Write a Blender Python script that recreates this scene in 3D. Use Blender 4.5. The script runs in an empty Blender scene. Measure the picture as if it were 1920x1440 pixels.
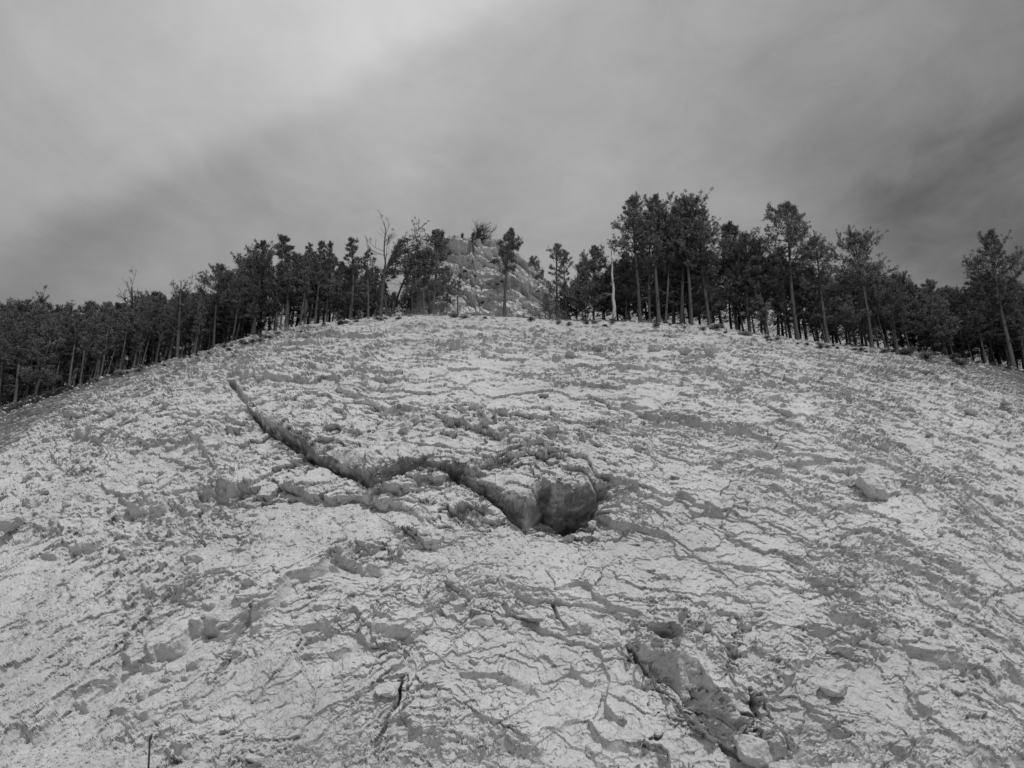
import bpy, bmesh, math, random
import numpy as np
from mathutils import Vector, Matrix

R = math.radians
random.seed(7)
scene = bpy.context.scene
COL = scene.collection

# ------------------------------------------------------------------ camera
CAMZ = 1.7
PITCH = R(28.6)
F = 1400.0                       # focal length in photo pixels (1920 wide)
CP, SP = math.cos(PITCH), math.sin(PITCH)
cam_d = bpy.data.cameras.new('camera')
cam_d.sensor_width = 36.0
cam_d.lens = 36.0 * F / 1920.0
cam_d.clip_end = 3000
cam_d.clip_start = 0.1
cam = bpy.data.objects.new('camera', cam_d)
COL.objects.link(cam)
cam.location = (0, 0, CAMZ)
cam.rotation_euler = (math.pi / 2 + PITCH, 0, 0)
scene.camera = cam

# ------------------------------------------------------------------ view
scene.view_settings.view_transform = 'Standard'
scene.view_settings.look = 'None'
scene.view_settings.exposure = 0.0
scene.view_settings.gamma = 1.0
scene.view_settings.use_curve_mapping = False

# ------------------------------------------------------------------ sun
SUN = Vector((0.27, -0.58, 0.77)).normalized()
sun_d = bpy.data.lights.new('sun', 'SUN')
sun_d.energy = 2.1
sun_d.angle = R(1.2)
sun_d.color = (1.0, 1.0, 1.0)
sun = bpy.data.objects.new('sun', sun_d)
COL.objects.link(sun)
sun.rotation_euler = SUN.to_track_quat('Z', 'Y').to_euler()
sun.location = (0, -20, 60)


def raydir(px, py):
    cx, cy = (px - 960) / F, (720 - py) / F
    return Vector((cx, CP - cy * SP, SP + cy * CP)).normalized()


# ------------------------------------------------------------------ node helper
class N:
    def __init__(self, tree):
        self.t = tree

    def new(self, typ, **kw):
        n = self.t.nodes.new(typ)
        for k, v in kw.items():
            setattr(n, k, v)
        return n

    def link(self, a, b):
        self.t.links.new(a, b)

    def setin(self, n, i, v):
        if hasattr(v, 'is_output') or isinstance(v, bpy.types.NodeSocket):
            self.link(v, n.inputs[i])
        else:
            n.inputs[i].default_value = v

    def math(self, op, a, b=0.0, c=None, clamp=False):
        n = self.new('ShaderNodeMath', operation=op)
        n.use_clamp = clamp
        self.setin(n, 0, a)
        self.setin(n, 1, b)
        if c is not None:
            self.setin(n, 2, c)
        return n.outputs[0]

    def vmath(self, op, a, b):
        n = self.new('ShaderNodeVectorMath', operation=op)
        self.setin(n, 0, a)
        self.setin(n, 1, b)
        return n.outputs['Value'] if op == 'DOT_PRODUCT' else n.outputs[0]

    def smooth(self, x, lo, hi, a=0.0, b=1.0):
        n = self.new('ShaderNodeMapRange', interpolation_type='SMOOTHERSTEP')
        self.setin(n, 0, x)
        n.inputs[1].default_value = lo
        n.inputs[2].default_value = hi
        n.inputs[3].default_value = a
        n.inputs[4].default_value = b
        return n.outputs[0]

    def noise(self, vec, scale, detail=4.0, rough=0.55, dist=0.0):
        n = self.new('ShaderNodeTexNoise')
        if vec is not None:
            self.link(vec, n.inputs['Vector'])
        n.inputs['Scale'].default_value = scale
        n.inputs['Detail'].default_value = detail
        n.inputs['Roughness'].default_value = rough
        n.inputs['Distortion'].default_value = dist
        return n.outputs['Fac']


# ------------------------------------------------------------------ world: high overcast, monochrome
world = bpy.data.worlds.new('World')
scene.world = world
world.use_nodes = True
wt = world.node_tree
wt.nodes.clear()
w = N(wt)
tc = w.new('ShaderNodeTexCoord')
D = tc.outputs['Generated']
sky = w.new('ShaderNodeTexSky', sky_type='NISHITA')
sky.sun_disc = False
sky.sun_elevation = math.asin(SUN.z)
sky.sun_rotation = math.atan2(SUN.x, SUN.y)
bw = w.new('ShaderNodeRGBToBW')
w.link(sky.outputs[0], bw.inputs[0])
# soft wispy warp, stretched along the cloud banks
mp = w.new('ShaderNodeMapping')
mp.inputs['Rotation'].default_value = (0, R(-24), 0)
mp.inputs['Scale'].default_value = (1.0, 1.0, 2.4)
w.link(D, mp.inputs['Vector'])
n1 = w.noise(mp.outputs[0], 1.6, 5.0, 0.5, 0.6)
n2 = w.noise(mp.outputs[0], 4.5, 6.0, 0.55, 0.9)
nz = w.math('ADD', w.math('MULTIPLY', w.math('SUBTRACT', n1, 0.5), 0.22),
            w.math('MULTIPLY', w.math('SUBTRACT', n2, 0.5), 0.10))
nrm = raydir(0, 492).cross(raydir(950, 35)).normalized()
if nrm.dot(raydir(300, 0)) < 0:
    nrm = -nrm
edge = w.math('ADD', w.vmath('DOT_PRODUCT', D, tuple(nrm)), w.math('MULTIPLY', nz, 0.35))
bank = w.smooth(edge, -0.035, 0.045)                      # 1 in the bright upper bank


def lobe(px, py, inner, outer, wob=0.16):
    d = w.math('ADD', w.vmath('DOT_PRODUCT', D, tuple(raydir(px, py))), w.math('MULTIPLY', nz, wob))
    return w.smooth(d, math.cos(R(outer)), math.cos(R(inner)))


val = w.math('ADD', 0.262, w.math('MULTIPLY', bank, 0.125))
for (px, py, i, o, amp) in ((330, 170, 2, 26, 0.13), (860, 20, 2, 24, 0.035), (600, 90, 4, 30, 0.05), (0, 560, 4, 34, -0.085),
                            (1960, 120, 3, 22, -0.065), (1860, 385, 1, 9, -0.055), (1600, 400, 1, 7, -0.02), (2050, 420, 2, 20, -0.03),
                            (60, 40, 2, 22, -0.08), (700, 420, 3, 16, -0.035), (1300, 200, 3, 27, 0.07),
                            (1150, 460, 2, 12, 0.02), (1560, 320, 2, 12, -0.02)):
    val = w.math('ADD', val, w.math('MULTIPLY', lobe(px, py, i, o), amp))
mp2 = w.new('ShaderNodeMapping')
mp2.inputs['Rotation'].default_value = (0, R(-24), 0)
mp2.inputs['Scale'].default_value = (1.0, 1.0, 2.0)
w.link(D, mp2.inputs['Vector'])
n3 = w.noise(mp2.outputs[0], 9.0, 8.0, 0.62, 0.5)
n4 = w.noise(mp2.outputs[0], 2.8, 6.0, 0.6, 0.7)
tex = w.math('ADD', w.math('MULTIPLY', w.math('SUBTRACT', n3, 0.5), 0.13), w.math('MULTIPLY', w.math('SUBTRACT', n4, 0.5), 0.17))
val = w.math('ADD', val, w.math('MULTIPLY', nz, 0.25))
val = w.math('ADD', val, tex)
val = w.math('MAXIMUM', val, 0.06)
mixn = w.math('ADD', w.math('MULTIPLY', val, 10.3), w.math('MULTIPLY', bw.outputs[0], 0.03))
bg = w.new('ShaderNodeBackground')
w.link(mixn, bg.inputs['Color'])
bg.inputs['Strength'].default_value = 0.1
wo = w.new('ShaderNodeOutputWorld')
w.link(bg.outputs[0], wo.inputs['Surface'])


# ------------------------------------------------------------------ helpers
def tag(o, label=None, category=None, group=None, kind=None):
    if label:
        o['label'] = label
    if category:
        o['category'] = category
    if group:
        o['group'] = group
    if kind:
        o['kind'] = kind
    return o


def mesh_np(name, co, faces_flat, nper, mat, smooth=False):
    """mesh from arrays: co (n,3); faces_flat (m*nper)"""
    me = bpy.data.meshes.new(name)
    n = len(co)
    m = len(faces_flat) // nper
    me.vertices.add(n)
    me.vertices.foreach_set('co', np.ascontiguousarray(co, dtype=np.float32).ravel())
    me.loops.add(m * nper)
    me.loops.foreach_set('vertex_index', np.ascontiguousarray(faces_flat, dtype=np.int32))
    me.polygons.add(m)
    me.polygons.foreach_set('loop_start', np.arange(0, m * nper, nper, dtype=np.int32))
    me.update(calc_edges=True)
    me.polygons.foreach_set('use_smooth', np.full(m, smooth, dtype=bool))
    if mat:
        me.materials.append(mat)
    me.update()
    return me


def link(name, data, parent=None):
    o = bpy.data.objects.new(name, data)
    COL.objects.link(o)
    if parent is not None:
        o.parent = parent
    return o


def gray(v, a=1.0):
    return (v, v, v, a)


def base_mat(name):
    m = bpy.data.materials.new(name)
    m.use_nodes = True
    m.node_tree.nodes.clear()
    n = N(m.node_tree)
    b = n.new('ShaderNodeBsdfPrincipled')
    o = n.new('ShaderNodeOutputMaterial')
    n.link(b.outputs[0], o.inputs['Surface'])
    b.inputs['Roughness'].default_value = 0.9
    b.inputs['Specular IOR Level'].default_value = 0.15
    return m, n, b


def ramp2(n, fac, lo, hi, a, b):
    r = n.new('ShaderNodeMapRange')
    n.link(fac, r.inputs[0])
    r.inputs[1].default_value = lo
    r.inputs[2].default_value = hi
    r.inputs[3].default_value = a
    r.inputs[4].default_value = b
    return r.outputs[0]


def rock_material(name, lo, hi, use_mask=False, bump=0.05):
    m, n, b = base_mat(name)
    g = n.new('ShaderNodeNewGeometry')
    P = g.outputs['Position']
    big = n.noise(P, 0.35, 4, 0.6, 0.4)
    mid = n.noise(P, 2.6, 6, 0.65, 0.2)
    fine = n.noise(P, 22.0, 5, 0.7)
    v = n.math('ADD', ramp2(n, big, 0.3, 0.7, lo, hi), ramp2(n, mid, 0.3, 0.7, -0.055, 0.055))
    v = n.math('ADD', v, ramp2(n, fine, 0.3, 0.7, -0.07, 0.07))
    # stray grey stains and flecks
    st = n.smooth(n.noise(P, 1.1, 6, 0.7, 1.0), 0.58, 0.72)
    v = n.math('SUBTRACT', v, n.math('MULTIPLY', st, 0.06))
    sp = n.smooth(n.noise(P, 13.0, 3, 0.6), 0.56, 0.68)
    v = n.math('SUBTRACT', v, n.math('MULTIPLY', sp, 0.13))
    if use_mask:
        at = n.new('ShaderNodeAttribute')
        at.attribute_name = 'duff'
        dn = n.math('ADD', at.outputs['Fac'], ramp2(n, mid, 0.3, 0.7, -0.35, 0.35))
        dm = n.smooth(dn, 0.35, 0.75)
        duff = ramp2(n, fine, 0.3, 0.7, 0.05, 0.16)
        v = n.math('ADD', n.math('MULTIPLY', v, n.math('SUBTRACT', 1.0, dm)), n.math('MULTIPLY', duff, dm))
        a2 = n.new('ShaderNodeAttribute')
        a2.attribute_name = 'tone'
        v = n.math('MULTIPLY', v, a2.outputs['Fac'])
    v = n.math('MAXIMUM', v, 0.03)
    n.link(v, b.inputs['Base Color'])
    bn = n.new('ShaderNodeBump')
    bn.inputs['Strength'].default_value = 0.7
    bn.inputs['Distance'].default_value = bump
    hsum = n.math('ADD', n.noise(P, 9.0, 8, 0.72, 0.3), n.math('MULTIPLY', n.noise(P, 40.0, 4, 0.7), 0.3))
    n.link(hsum, bn.inputs['Height'])
    n.link(bn.outputs[0], b.inputs['Normal'])
    return m


M_ROCK = rock_material('pale_fractured_rock', 0.505, 0.59, True)
M_STONE = rock_material('loose_stone', 0.44, 0.58, False, 0.05)
M_KNOLL = rock_material('weathered_outcrop_rock', 0.46, 0.70, False, 0.08)


def bark_material(name, lo, hi):
    m, n, b = base_mat(name)
    tcn = n.new('ShaderNodeTexCoord')
    mpn = n.new('ShaderNodeMapping')
    mpn.inputs['Scale'].default_value = (9, 9, 1.6)
    n.link(tcn.outputs['Object'], mpn.inputs['Vector'])
    f = n.noise(mpn.outputs[0], 1.5, 5, 0.7, 0.3)
    oi = n.new('ShaderNodeObjectInfo')
    v = n.math('MULTIPLY', ramp2(n, f, 0.3, 0.7, lo, hi), ramp2(n, oi.outputs['Random'], 0, 1, 0.7, 1.3))
    n.link(v, b.inputs['Base Color'])
    bn = n.new('ShaderNodeBump')
    bn.inputs['Strength'].default_value = 0.6
    bn.inputs['Distance'].default_value = 0.03
    n.link(f, bn.inputs['Height'])
    n.link(bn.outputs[0], b.inputs['Normal'])
    return m


M_BARK = bark_material('pine_bark', 0.04, 0.10)
M_BARKP = bark_material('pale_pine_bark', 0.06, 0.14)
M_DEAD = bark_material('weathered_dead_wood', 0.10, 0.20)
M_SNAG = bark_material('silvery_bare_wood', 0.22, 0.36)
M_DARKW = bark_material('dark_dead_wood', 0.03, 0.07)


def needle_material(name, lo, hi):
    m, n, b = base_mat(name)
    g = n.new('ShaderNodeNewGeometry')
    f = n.noise(g.outputs['Position'], 1.3, 3, 0.6)
    oi = n.new('ShaderNodeObjectInfo')
    ri = n.new('ShaderNodeAttribute')
    ri.attribute_name = 'leaf'
    v = n.math('MULTIPLY', ramp2(n, f, 0.3, 0.7, lo, hi), ramp2(n, oi.outputs['Random'], 0, 1, 0.75, 1.25))
    v = n.math('MULTIPLY', v, ramp2(n, ri.outputs['Fac'], 0, 1, 0.65, 1.35))
    n.link(v, b.inputs['Base Color'])
    b.inputs['Roughness'].default_value = 0.6
    b.inputs['Specular IOR Level'].default_value = 0.3
    return m


M_NEEDLE = needle_material('pine_needles', 0.14, 0.21)
M_SHRUB = needle_material('shrub_leaves', 0.055, 0.11)
M_GRASS = needle_material('dry_grass', 0.14, 0.26)

# ------------------------------------------------------------------ numpy noise
rng = np.random.default_rng(11)
TAB = rng.random((6, 256, 256)).astype(np.float32)
GA = (rng.random((256, 256)) * 2 * np.pi).astype(np.float32)
GX, GY = np.cos(GA), np.sin(GA)


def gnoise(x, y, seed=0):
    x = x + seed * 17.37
    y = y + seed * 31.91
    ix, iy = np.floor(x).astype(np.int32), np.floor(y).astype(np.int32)
    fx, fy = (x - ix).astype(np.float32), (y - iy).astype(np.float32)
    ux, uy = fx * fx * (3 - 2 * fx), fy * fy * (3 - 2 * fy)

    def g(i, j):
        a, b = (ix + i) & 255, (iy + j) & 255
        return GX[a, b] * (fx - i) + GY[a, b] * (fy - j)
    a = g(0, 0) * (1 - ux) + g(1, 0) * ux
    b = g(0, 1) * (1 - ux) + g(1, 1) * ux
    return (a * (1 - uy) + b * uy) * 1.4


def fbm(x, y, oct=4, seed=0, gain=0.5):
    t, a, s = 0, 1.0, 0
    c, sn = 0.8, 0.6
    for o in range(oct):
        t = t + a * gnoise(x, y, seed + o * 3)
        s += a
        x, y = (x * c - y * sn) * 2.03, (x * sn + y * c) * 2.03
        a *= gain
    return t / s


def voro(x, y, seed=0):
    """returns d1,d2, offset to nearest (dx,dy), three cell randoms"""
    x = x + seed * 13.7
    y = y + seed * 7.3
    ix, iy = np.floor(x).astype(np.int32), np.floor(y).astype(np.int32)
    d1 = np.full(x.shape, 9e9, np.float32)
    d2 = d1.copy()
    bx = np.zeros_like(d1)
    by = np.zeros_like(d1)
    ca = np.zeros(x.shape, np.int32)
    cb = np.zeros(x.shape, np.int32)
    for i in (-1, 0, 1):
        for j in (-1, 0, 1):
            a, b = (ix + i) & 255, (iy + j) & 255
            dx = (x - (ix + i + TAB[0][a, b])).astype(np.float32)
            dy = (y - (iy + j + TAB[1][a, b])).astype(np.float32)
            d = dx * dx + dy * dy
            near = d < d1
            d2 = np.where(near, d1, np.minimum(d2, d))
            d1 = np.where(near, d, d1)
            bx = np.where(near, dx, bx)
            by = np.where(near, dy, by)
            ca = np.where(near, a, ca)
            cb = np.where(near, b, cb)
    return np.sqrt(d1), np.sqrt(d2), bx, by, TAB[2][ca, cb], TAB[3][ca, cb], TAB[4][ca, cb]


def sstep(x, a, b):
    t = np.clip((x - a) / (b - a), 0, 1)
    return t * t * (3 - 2 * t)


# ------------------------------------------------------------------ hillside base form
BROW_Y = 39.0
FOOT = (13.2, 1.9)
brow_px = [(-200, 830), (0, 752), (100, 731), (200, 705), (300, 681), (400, 655), (500, 629), (600, 605), (700, 592),
           (800, 587), (900, 591), (1000, 598), (1100, 603), (1200, 605), (1300, 610), (1400, 625), (1500, 640),
           (1600, 648), (1700, 658), (1800, 672), (1920, 689), (2150, 722)]
BX, BZ = [], []
for px, py in brow_px:
    cx, cy = (px - 960) / F, (720 - py) / F
    d = BROW_Y / (CP - cy * SP)
    BX.append(cx * d)
    BZ.append(CAMZ + d * (SP + cy * CP))
BX, BZ = np.array(BX), np.array(BZ)


def zbrow(X):
    X = np.asarray(X, dtype=np.float64)
    z = np.interp(X, BX, BZ)
    z = np.where(X < BX[0], BZ[0] + (X - BX[0]) * 0.28, z)
    z = np.where(X > BX[-1], BZ[-1] - (X - BX[-1]) * 0.2, z)
    return np.maximum(z, 6.0)


# how steeply the ground goes on beyond the brow, relative to the line of sight
KX = np.array([-60, -30, -18, -9, 9, 14, 22, 32, 60])
KV = np.array([1.03, 1.03, 1.02, 0.93, 0.90, 0.97, 1.0, 1.04, 1.05])


def base_pt(X, q):
    """q 0..1 apron, 1..2 cut face, 2..3 wooded ground above (16 m), 3..4 back of the hill"""
    zb = zbrow(X)
    m2 = (zb - CAMZ) / BROW_Y * 0.985
    # the hill is rounded in plan: its foot draws back and eases on both sides
    ax = np.maximum(np.abs(X) - 5.0, 0)
    fy = FOOT[0] + np.where(X < 0, 0.56, 0.40) * ax ** 2 / (ax + 3.0)
    m0 = 1.9 - 0.6 * np.clip(ax / 22.0, 0, 1)
    y1 = (zb - FOOT[1] - m2 * BROW_Y + m0 * fy) / (m0 - m2)
    y1 = np.clip(y1, fy + 0.5, BROW_Y - 1)
    z1 = FOOT[1] + m0 * (y1 - fy)
    t = np.clip(q - 1, 0, 1)
    Y = (1 - t) ** 2 * fy + 2 * t * (1 - t) * y1 + t * t * BROW_Y
    Z = (1 - t) ** 2 * FOOT[1] + 2 * t * (1 - t) * z1 + t * t * zb
    qa = np.clip(q, 0, 1)
    Ya = 4.0 + (fy - 4.0) * qa
    Za = -0.3 + (FOOT[1] + 0.3) * qa ** 1.8
    Y = np.where(q < 1, Ya, Y)
    Z = np.where(q < 1, Za, Z)
    k = np.interp(X, KX, KV)
    e = np.clip(q - 2, 0, 1) * 16.0
    Zb = zb + k * m2 * (e - 0.018 * e * e)
    Y = np.where(q > 2, BROW_Y + e, Y)
    Z = np.where(q > 2, Zb, Z)
    e2 = np.clip(q - 3, 0, 1)
    Y = np.where(q > 3, BROW_Y + 16 + e2 * 60, Y)
    Z = np.where(q > 3, Zb - 22 * e2 ** 1.4, Z)
    return Y, Z


def ground_z(X, Y):
    """height of the wooded ground at or beyond the brow"""
    q = 2 + (Y - BROW_Y) / 16.0
    return float(base_pt(np.float64(X), np.float64(q))[1])


# the line of sight to the ends is slanting, so bring the brow to its height step by step
_px = np.array([a for a, b in brow_px], float)
_py = np.array([b for a, b in brow_px], float)
_q = np.linspace(1.1, 2.05, 140)[:, None]
_x = np.linspace(-60, 60, 900)[None, :]
for _it in range(30):
    _Y, _Z = base_pt(_x + 0 * _q, _q + 0 * _x)
    _d = _Y * CP + (_Z - CAMZ) * SP
    _ppx = 960 + F * _x / _d
    _ppy = 720 - F * (-_Y * SP + (_Z - CAMZ) * CP) / _d
    for _i in range(len(_px)):
        _m = np.abs(_ppx - _px[_i]) < 14
        if _m.any():
            _e = _ppy[_m].min() - _py[_i]
            BZ[_i] += 0.4 * _e * 45.0 / F
    BZ[1:-1] = 0.8 * BZ[1:-1] + 0.1 * (BZ[:-2] + BZ[2:])

# arc length table (at X = 0)
qt = np.linspace(0, 4, 4001)
yt, zt = base_pt(np.zeros_like(qt), qt)
st = np.concatenate([[0], np.cumsum(np.hypot(np.diff(yt), np.diff(zt)))])


def q2s(q):
    return np.interp(q, qt, st)


def disp_dir(q):
    """direction in (Y,Z) along which relief stands out"""
    a = sstep(q, 1.86, 1.98)
    b = sstep(q, 1.95, 2.15)
    dy = -1.0 * (1 - a) + -0.62 * a
    dz = 0.12 * (1 - a) + 0.78 * a
    dy = dy * (1 - b)
    dz = dz * (1 - b) + b
    c = 1 - sstep(q, 0.9, 1.08)
    dy = dy * (1 - c) - 0.2 * c
    dz = dz * (1 - c) + 0.97 * c
    n = np.hypot(dy, dz)
    return dy / n, dz / n


def project(X, Y, Z):
    d = Y * CP + (Z - CAMZ) * SP
    up = -Y * SP + (Z - CAMZ) * CP
    return 960 + F * X / d, 720 - F * up / d, d


QF = np.linspace(0.9, 2.0, 2500)


def place_on_face(px, py, h=0.0):
    """(X, s) of the face point that shows at a photo pixel when it stands out by h"""
    X = 0.0
    ddy, ddz = disp_dir(QF)
    for _ in range(8):
        Y, Z = base_pt(np.full_like(QF, X), QF)
        Y = Y + ddy * h
        Z = Z + ddz * h
        ppx, ppy, d = project(X, Y, Z)
        i = int(np.argmax(ppy <= py)) if (ppy <= py).any() else len(QF) - 1
        X = (px - 960) / F * d[i]
    return X, float(q2s(QF[i]))


# ------------------------------------------------------------------ the rock cut: one displaced sheet
NC_IN, NC_OUT = 1500, 22
xin = np.linspace(-1, 1, NC_IN)
xin = 1.27 * xin + 0.30 * xin ** 3
xo = 1.57 + np.cumsum(np.linspace(0.004, 0.16, NC_OUT))
xi = np.concatenate([-xo[::-1], xin, xo])
# rows: even steps in the height at which they show, blended with even steps on the ground
qf = np.linspace(1, 2, 6001)
yy, zz = base_pt(np.zeros_like(qf), qf)
ang = np.arctan2(zz - CAMZ, yy)
den = np.gradient(ang) / (ang[-1] - ang[0]) + 0.55 * np.gradient(q2s(qf)) / (q2s(2.0) - q2s(1.0))
cum = np.concatenate([[0], np.cumsum(den)[:-1]])
cum /= cum[-1]
NF = 640
rows_face = np.interp(np.linspace(0, 1, NF), cum, qf)
rows = np.concatenate([np.linspace(0, 1, 40)[:-1], rows_face, 2 + np.linspace(0, 1, 64)[1:] ** 1.15, 3 + np.linspace(0, 1, 12)[1:]])
Yr, Zr = base_pt(np.zeros_like(rows), rows)
depth_r = Yr * CP + (Zr - CAMZ) * SP
W = np.maximum(960 / F * depth_r, 5.5)
Wmono = np.maximum.accumulate(W)


def lay(q_in, xi_in):
    """set the working sheet to the given rows and columns"""
    global X, q, Y0, Z0, S, Sf, XI_
    XI_ = xi_in[None, :] + 0 * q_in
    q = q_in
    X = (xi_in[None, :] * np.interp(q, rows, Wmono)).astype(np.float32)
    Y0, Z0 = base_pt(X, q)
    S = q2s(q).astype(np.float32)
    Sf = S


HS = 0.62


def curve_table(pts, h):
    xs, ss, hs = [], [], []
    for i, p in enumerate(pts):
        hv = (p[2] if len(p) > 2 else h) * HS
        x_, s_ = place_on_face(p[0], p[1], hv)
        xs.append(x_)
        ss.append(s_)
        hs.append(hv)
    o = np.argsort(xs)
    return np.array(xs)[o], np.array(ss)[o], np.array(hs)[o]




def stack(curves, Lup, Ldn, taper=0.35, jscale=1.0, hs_=0.62, bulge=False):
    """curves from top to bottom, each (points, h); h falls from one to the next, fades above and below"""
    global H, HS
    HS = hs_
    T = [curve_table(c, h) for c, h in curves]
    x0 = max(t[0][0] for t in T)
    x1 = min(t[0][-1] for t in T)
    x0 = min(t[0][0] for t in T) if x0 > x1 else x0
    cols = np.where((X.min(0) < x1 + 2) & (X.max(0) > x0 - 2))[0]
    c0, c1 = cols[0], cols[-1] + 1
    Xc, Sc = X[:, c0:c1], Sf[:, c0:c1]
    tp = sstep(Xc, x0 - taper, x0 + taper) * (1 - sstep(Xc, x1 - taper, x1 + taper))
    sj = Sc + (jit[:, c0:c1] + 0.3 * jit2[:, c0:c1]) * jscale
    Xw = Xc + (0.07 * fbm(Xc / 0.35, Sc / 0.3, 3, 101) + 0.012 * fbm(Xc / 0.12, Sc / 0.12, 2, 102)) * min(1.0, (x1 - x0) / 3.0)
    ks = [np.interp(Xw, t[0], t[1]) for t in T]
    hs = [np.interp(Xw, t[0], t[2]) for t in T]
    for i in range(1, len(ks)):
        ks[i] = np.minimum(ks[i], ks[i - 1] - 0.03)
    up_ = hs[0] * np.clip(1 - ((sj - ks[0]) / Lup) ** 2, 0, 1) if bulge else hs[0] * np.exp(-(sj - ks[0]) / Lup)
    out = np.where(sj >= ks[0], up_, 0.0)
    for i in range(len(ks) - 1):
        seg = (sj < ks[i]) & (sj >= ks[i + 1])
        t = (ks[i] - sj) / (ks[i] - ks[i + 1])
        if bulge and i == 0:
            t = np.clip(t, 0, 1) ** 1.7
        out = np.where(seg, hs[i] + (hs[i + 1] - hs[i]) * t, out)
    out = np.where(sj < ks[-1], hs[-1] * np.exp(-(ks[-1] - sj) / Ldn), out)
    tp2 = tp
    sl = np.abs(np.gradient(out * tp, axis=0)) / np.maximum(np.abs(np.gradient(Sc, axis=0)), 1e-4)
    sl[1:-1] = np.maximum(sl[1:-1], np.maximum(sl[2:], sl[:-2]))
    wq = sstep(sl, 0.8, 2.0) * 0.65
    H[:, c0:c1] = H[:, c0:c1] * (1 - wq) + Hbig[:, c0:c1] * wq
    H[:, c0:c1] += (out * tp2).astype(H.dtype)




def damp(curve, k, width_s, x_pad=0.0):
    """calm the small relief near a face so that it reads as one surface"""
    global H
    xs, ss, _ = curve_table(curve, 0.0)
    cen = np.interp(X, xs, ss)
    mask = (X > xs[0] - x_pad) & (X < xs[-1] + x_pad)
    wgt = np.where(mask, np.exp(-((Sf - cen) / width_s) ** 2) * k, 0)
    H = H * (1 - wgt) + Hbig * wgt




def bump(px, py, rx, ry, h, p=2.0):
    """a swelling (h>0) or hollow (h<0) of the face, radii in metres"""
    global H
    x_, s_ = place_on_face(px, py, 0)
    r = ((X - x_) / rx) ** 2 + ((Sf - s_) / ry) ** 2 + 0.25 * fbm(X / 0.5, Sf / 0.5, 2, 99) + 0.9 * fbm(X / (0.5 * rx + 0.03), Sf / (0.5 * ry + 0.03), 3, 104) * (rx < 1)
    H = H + h * np.exp(-np.maximum(r, 0) ** (p / 2))




def crack(pts, wid, dep):
    global H
    P2 = [place_on_face(a, b, 0) for a, b in pts]
    best = np.full(X.shape, 9.0, np.float32)
    xj, sj = X + jit2 * 1.2, Sf + jit2 * 1.2 + jit * .4
    for (xa, sa), (xb, sb) in zip(P2[:-1], P2[1:]):
        L2 = (xb - xa) ** 2 + (sb - sa) ** 2 + 1e-9
        t = np.clip(((xj - xa) * (xb - xa) + (sj - sa) * (sb - sa)) / L2, 0, 1)
        best = np.minimum(best, np.hypot(xj - xa - t * (xb - xa), sj - sa - t * (sb - sa)))
    H = H - dep * np.exp(-(best / wid) ** 4)




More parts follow.
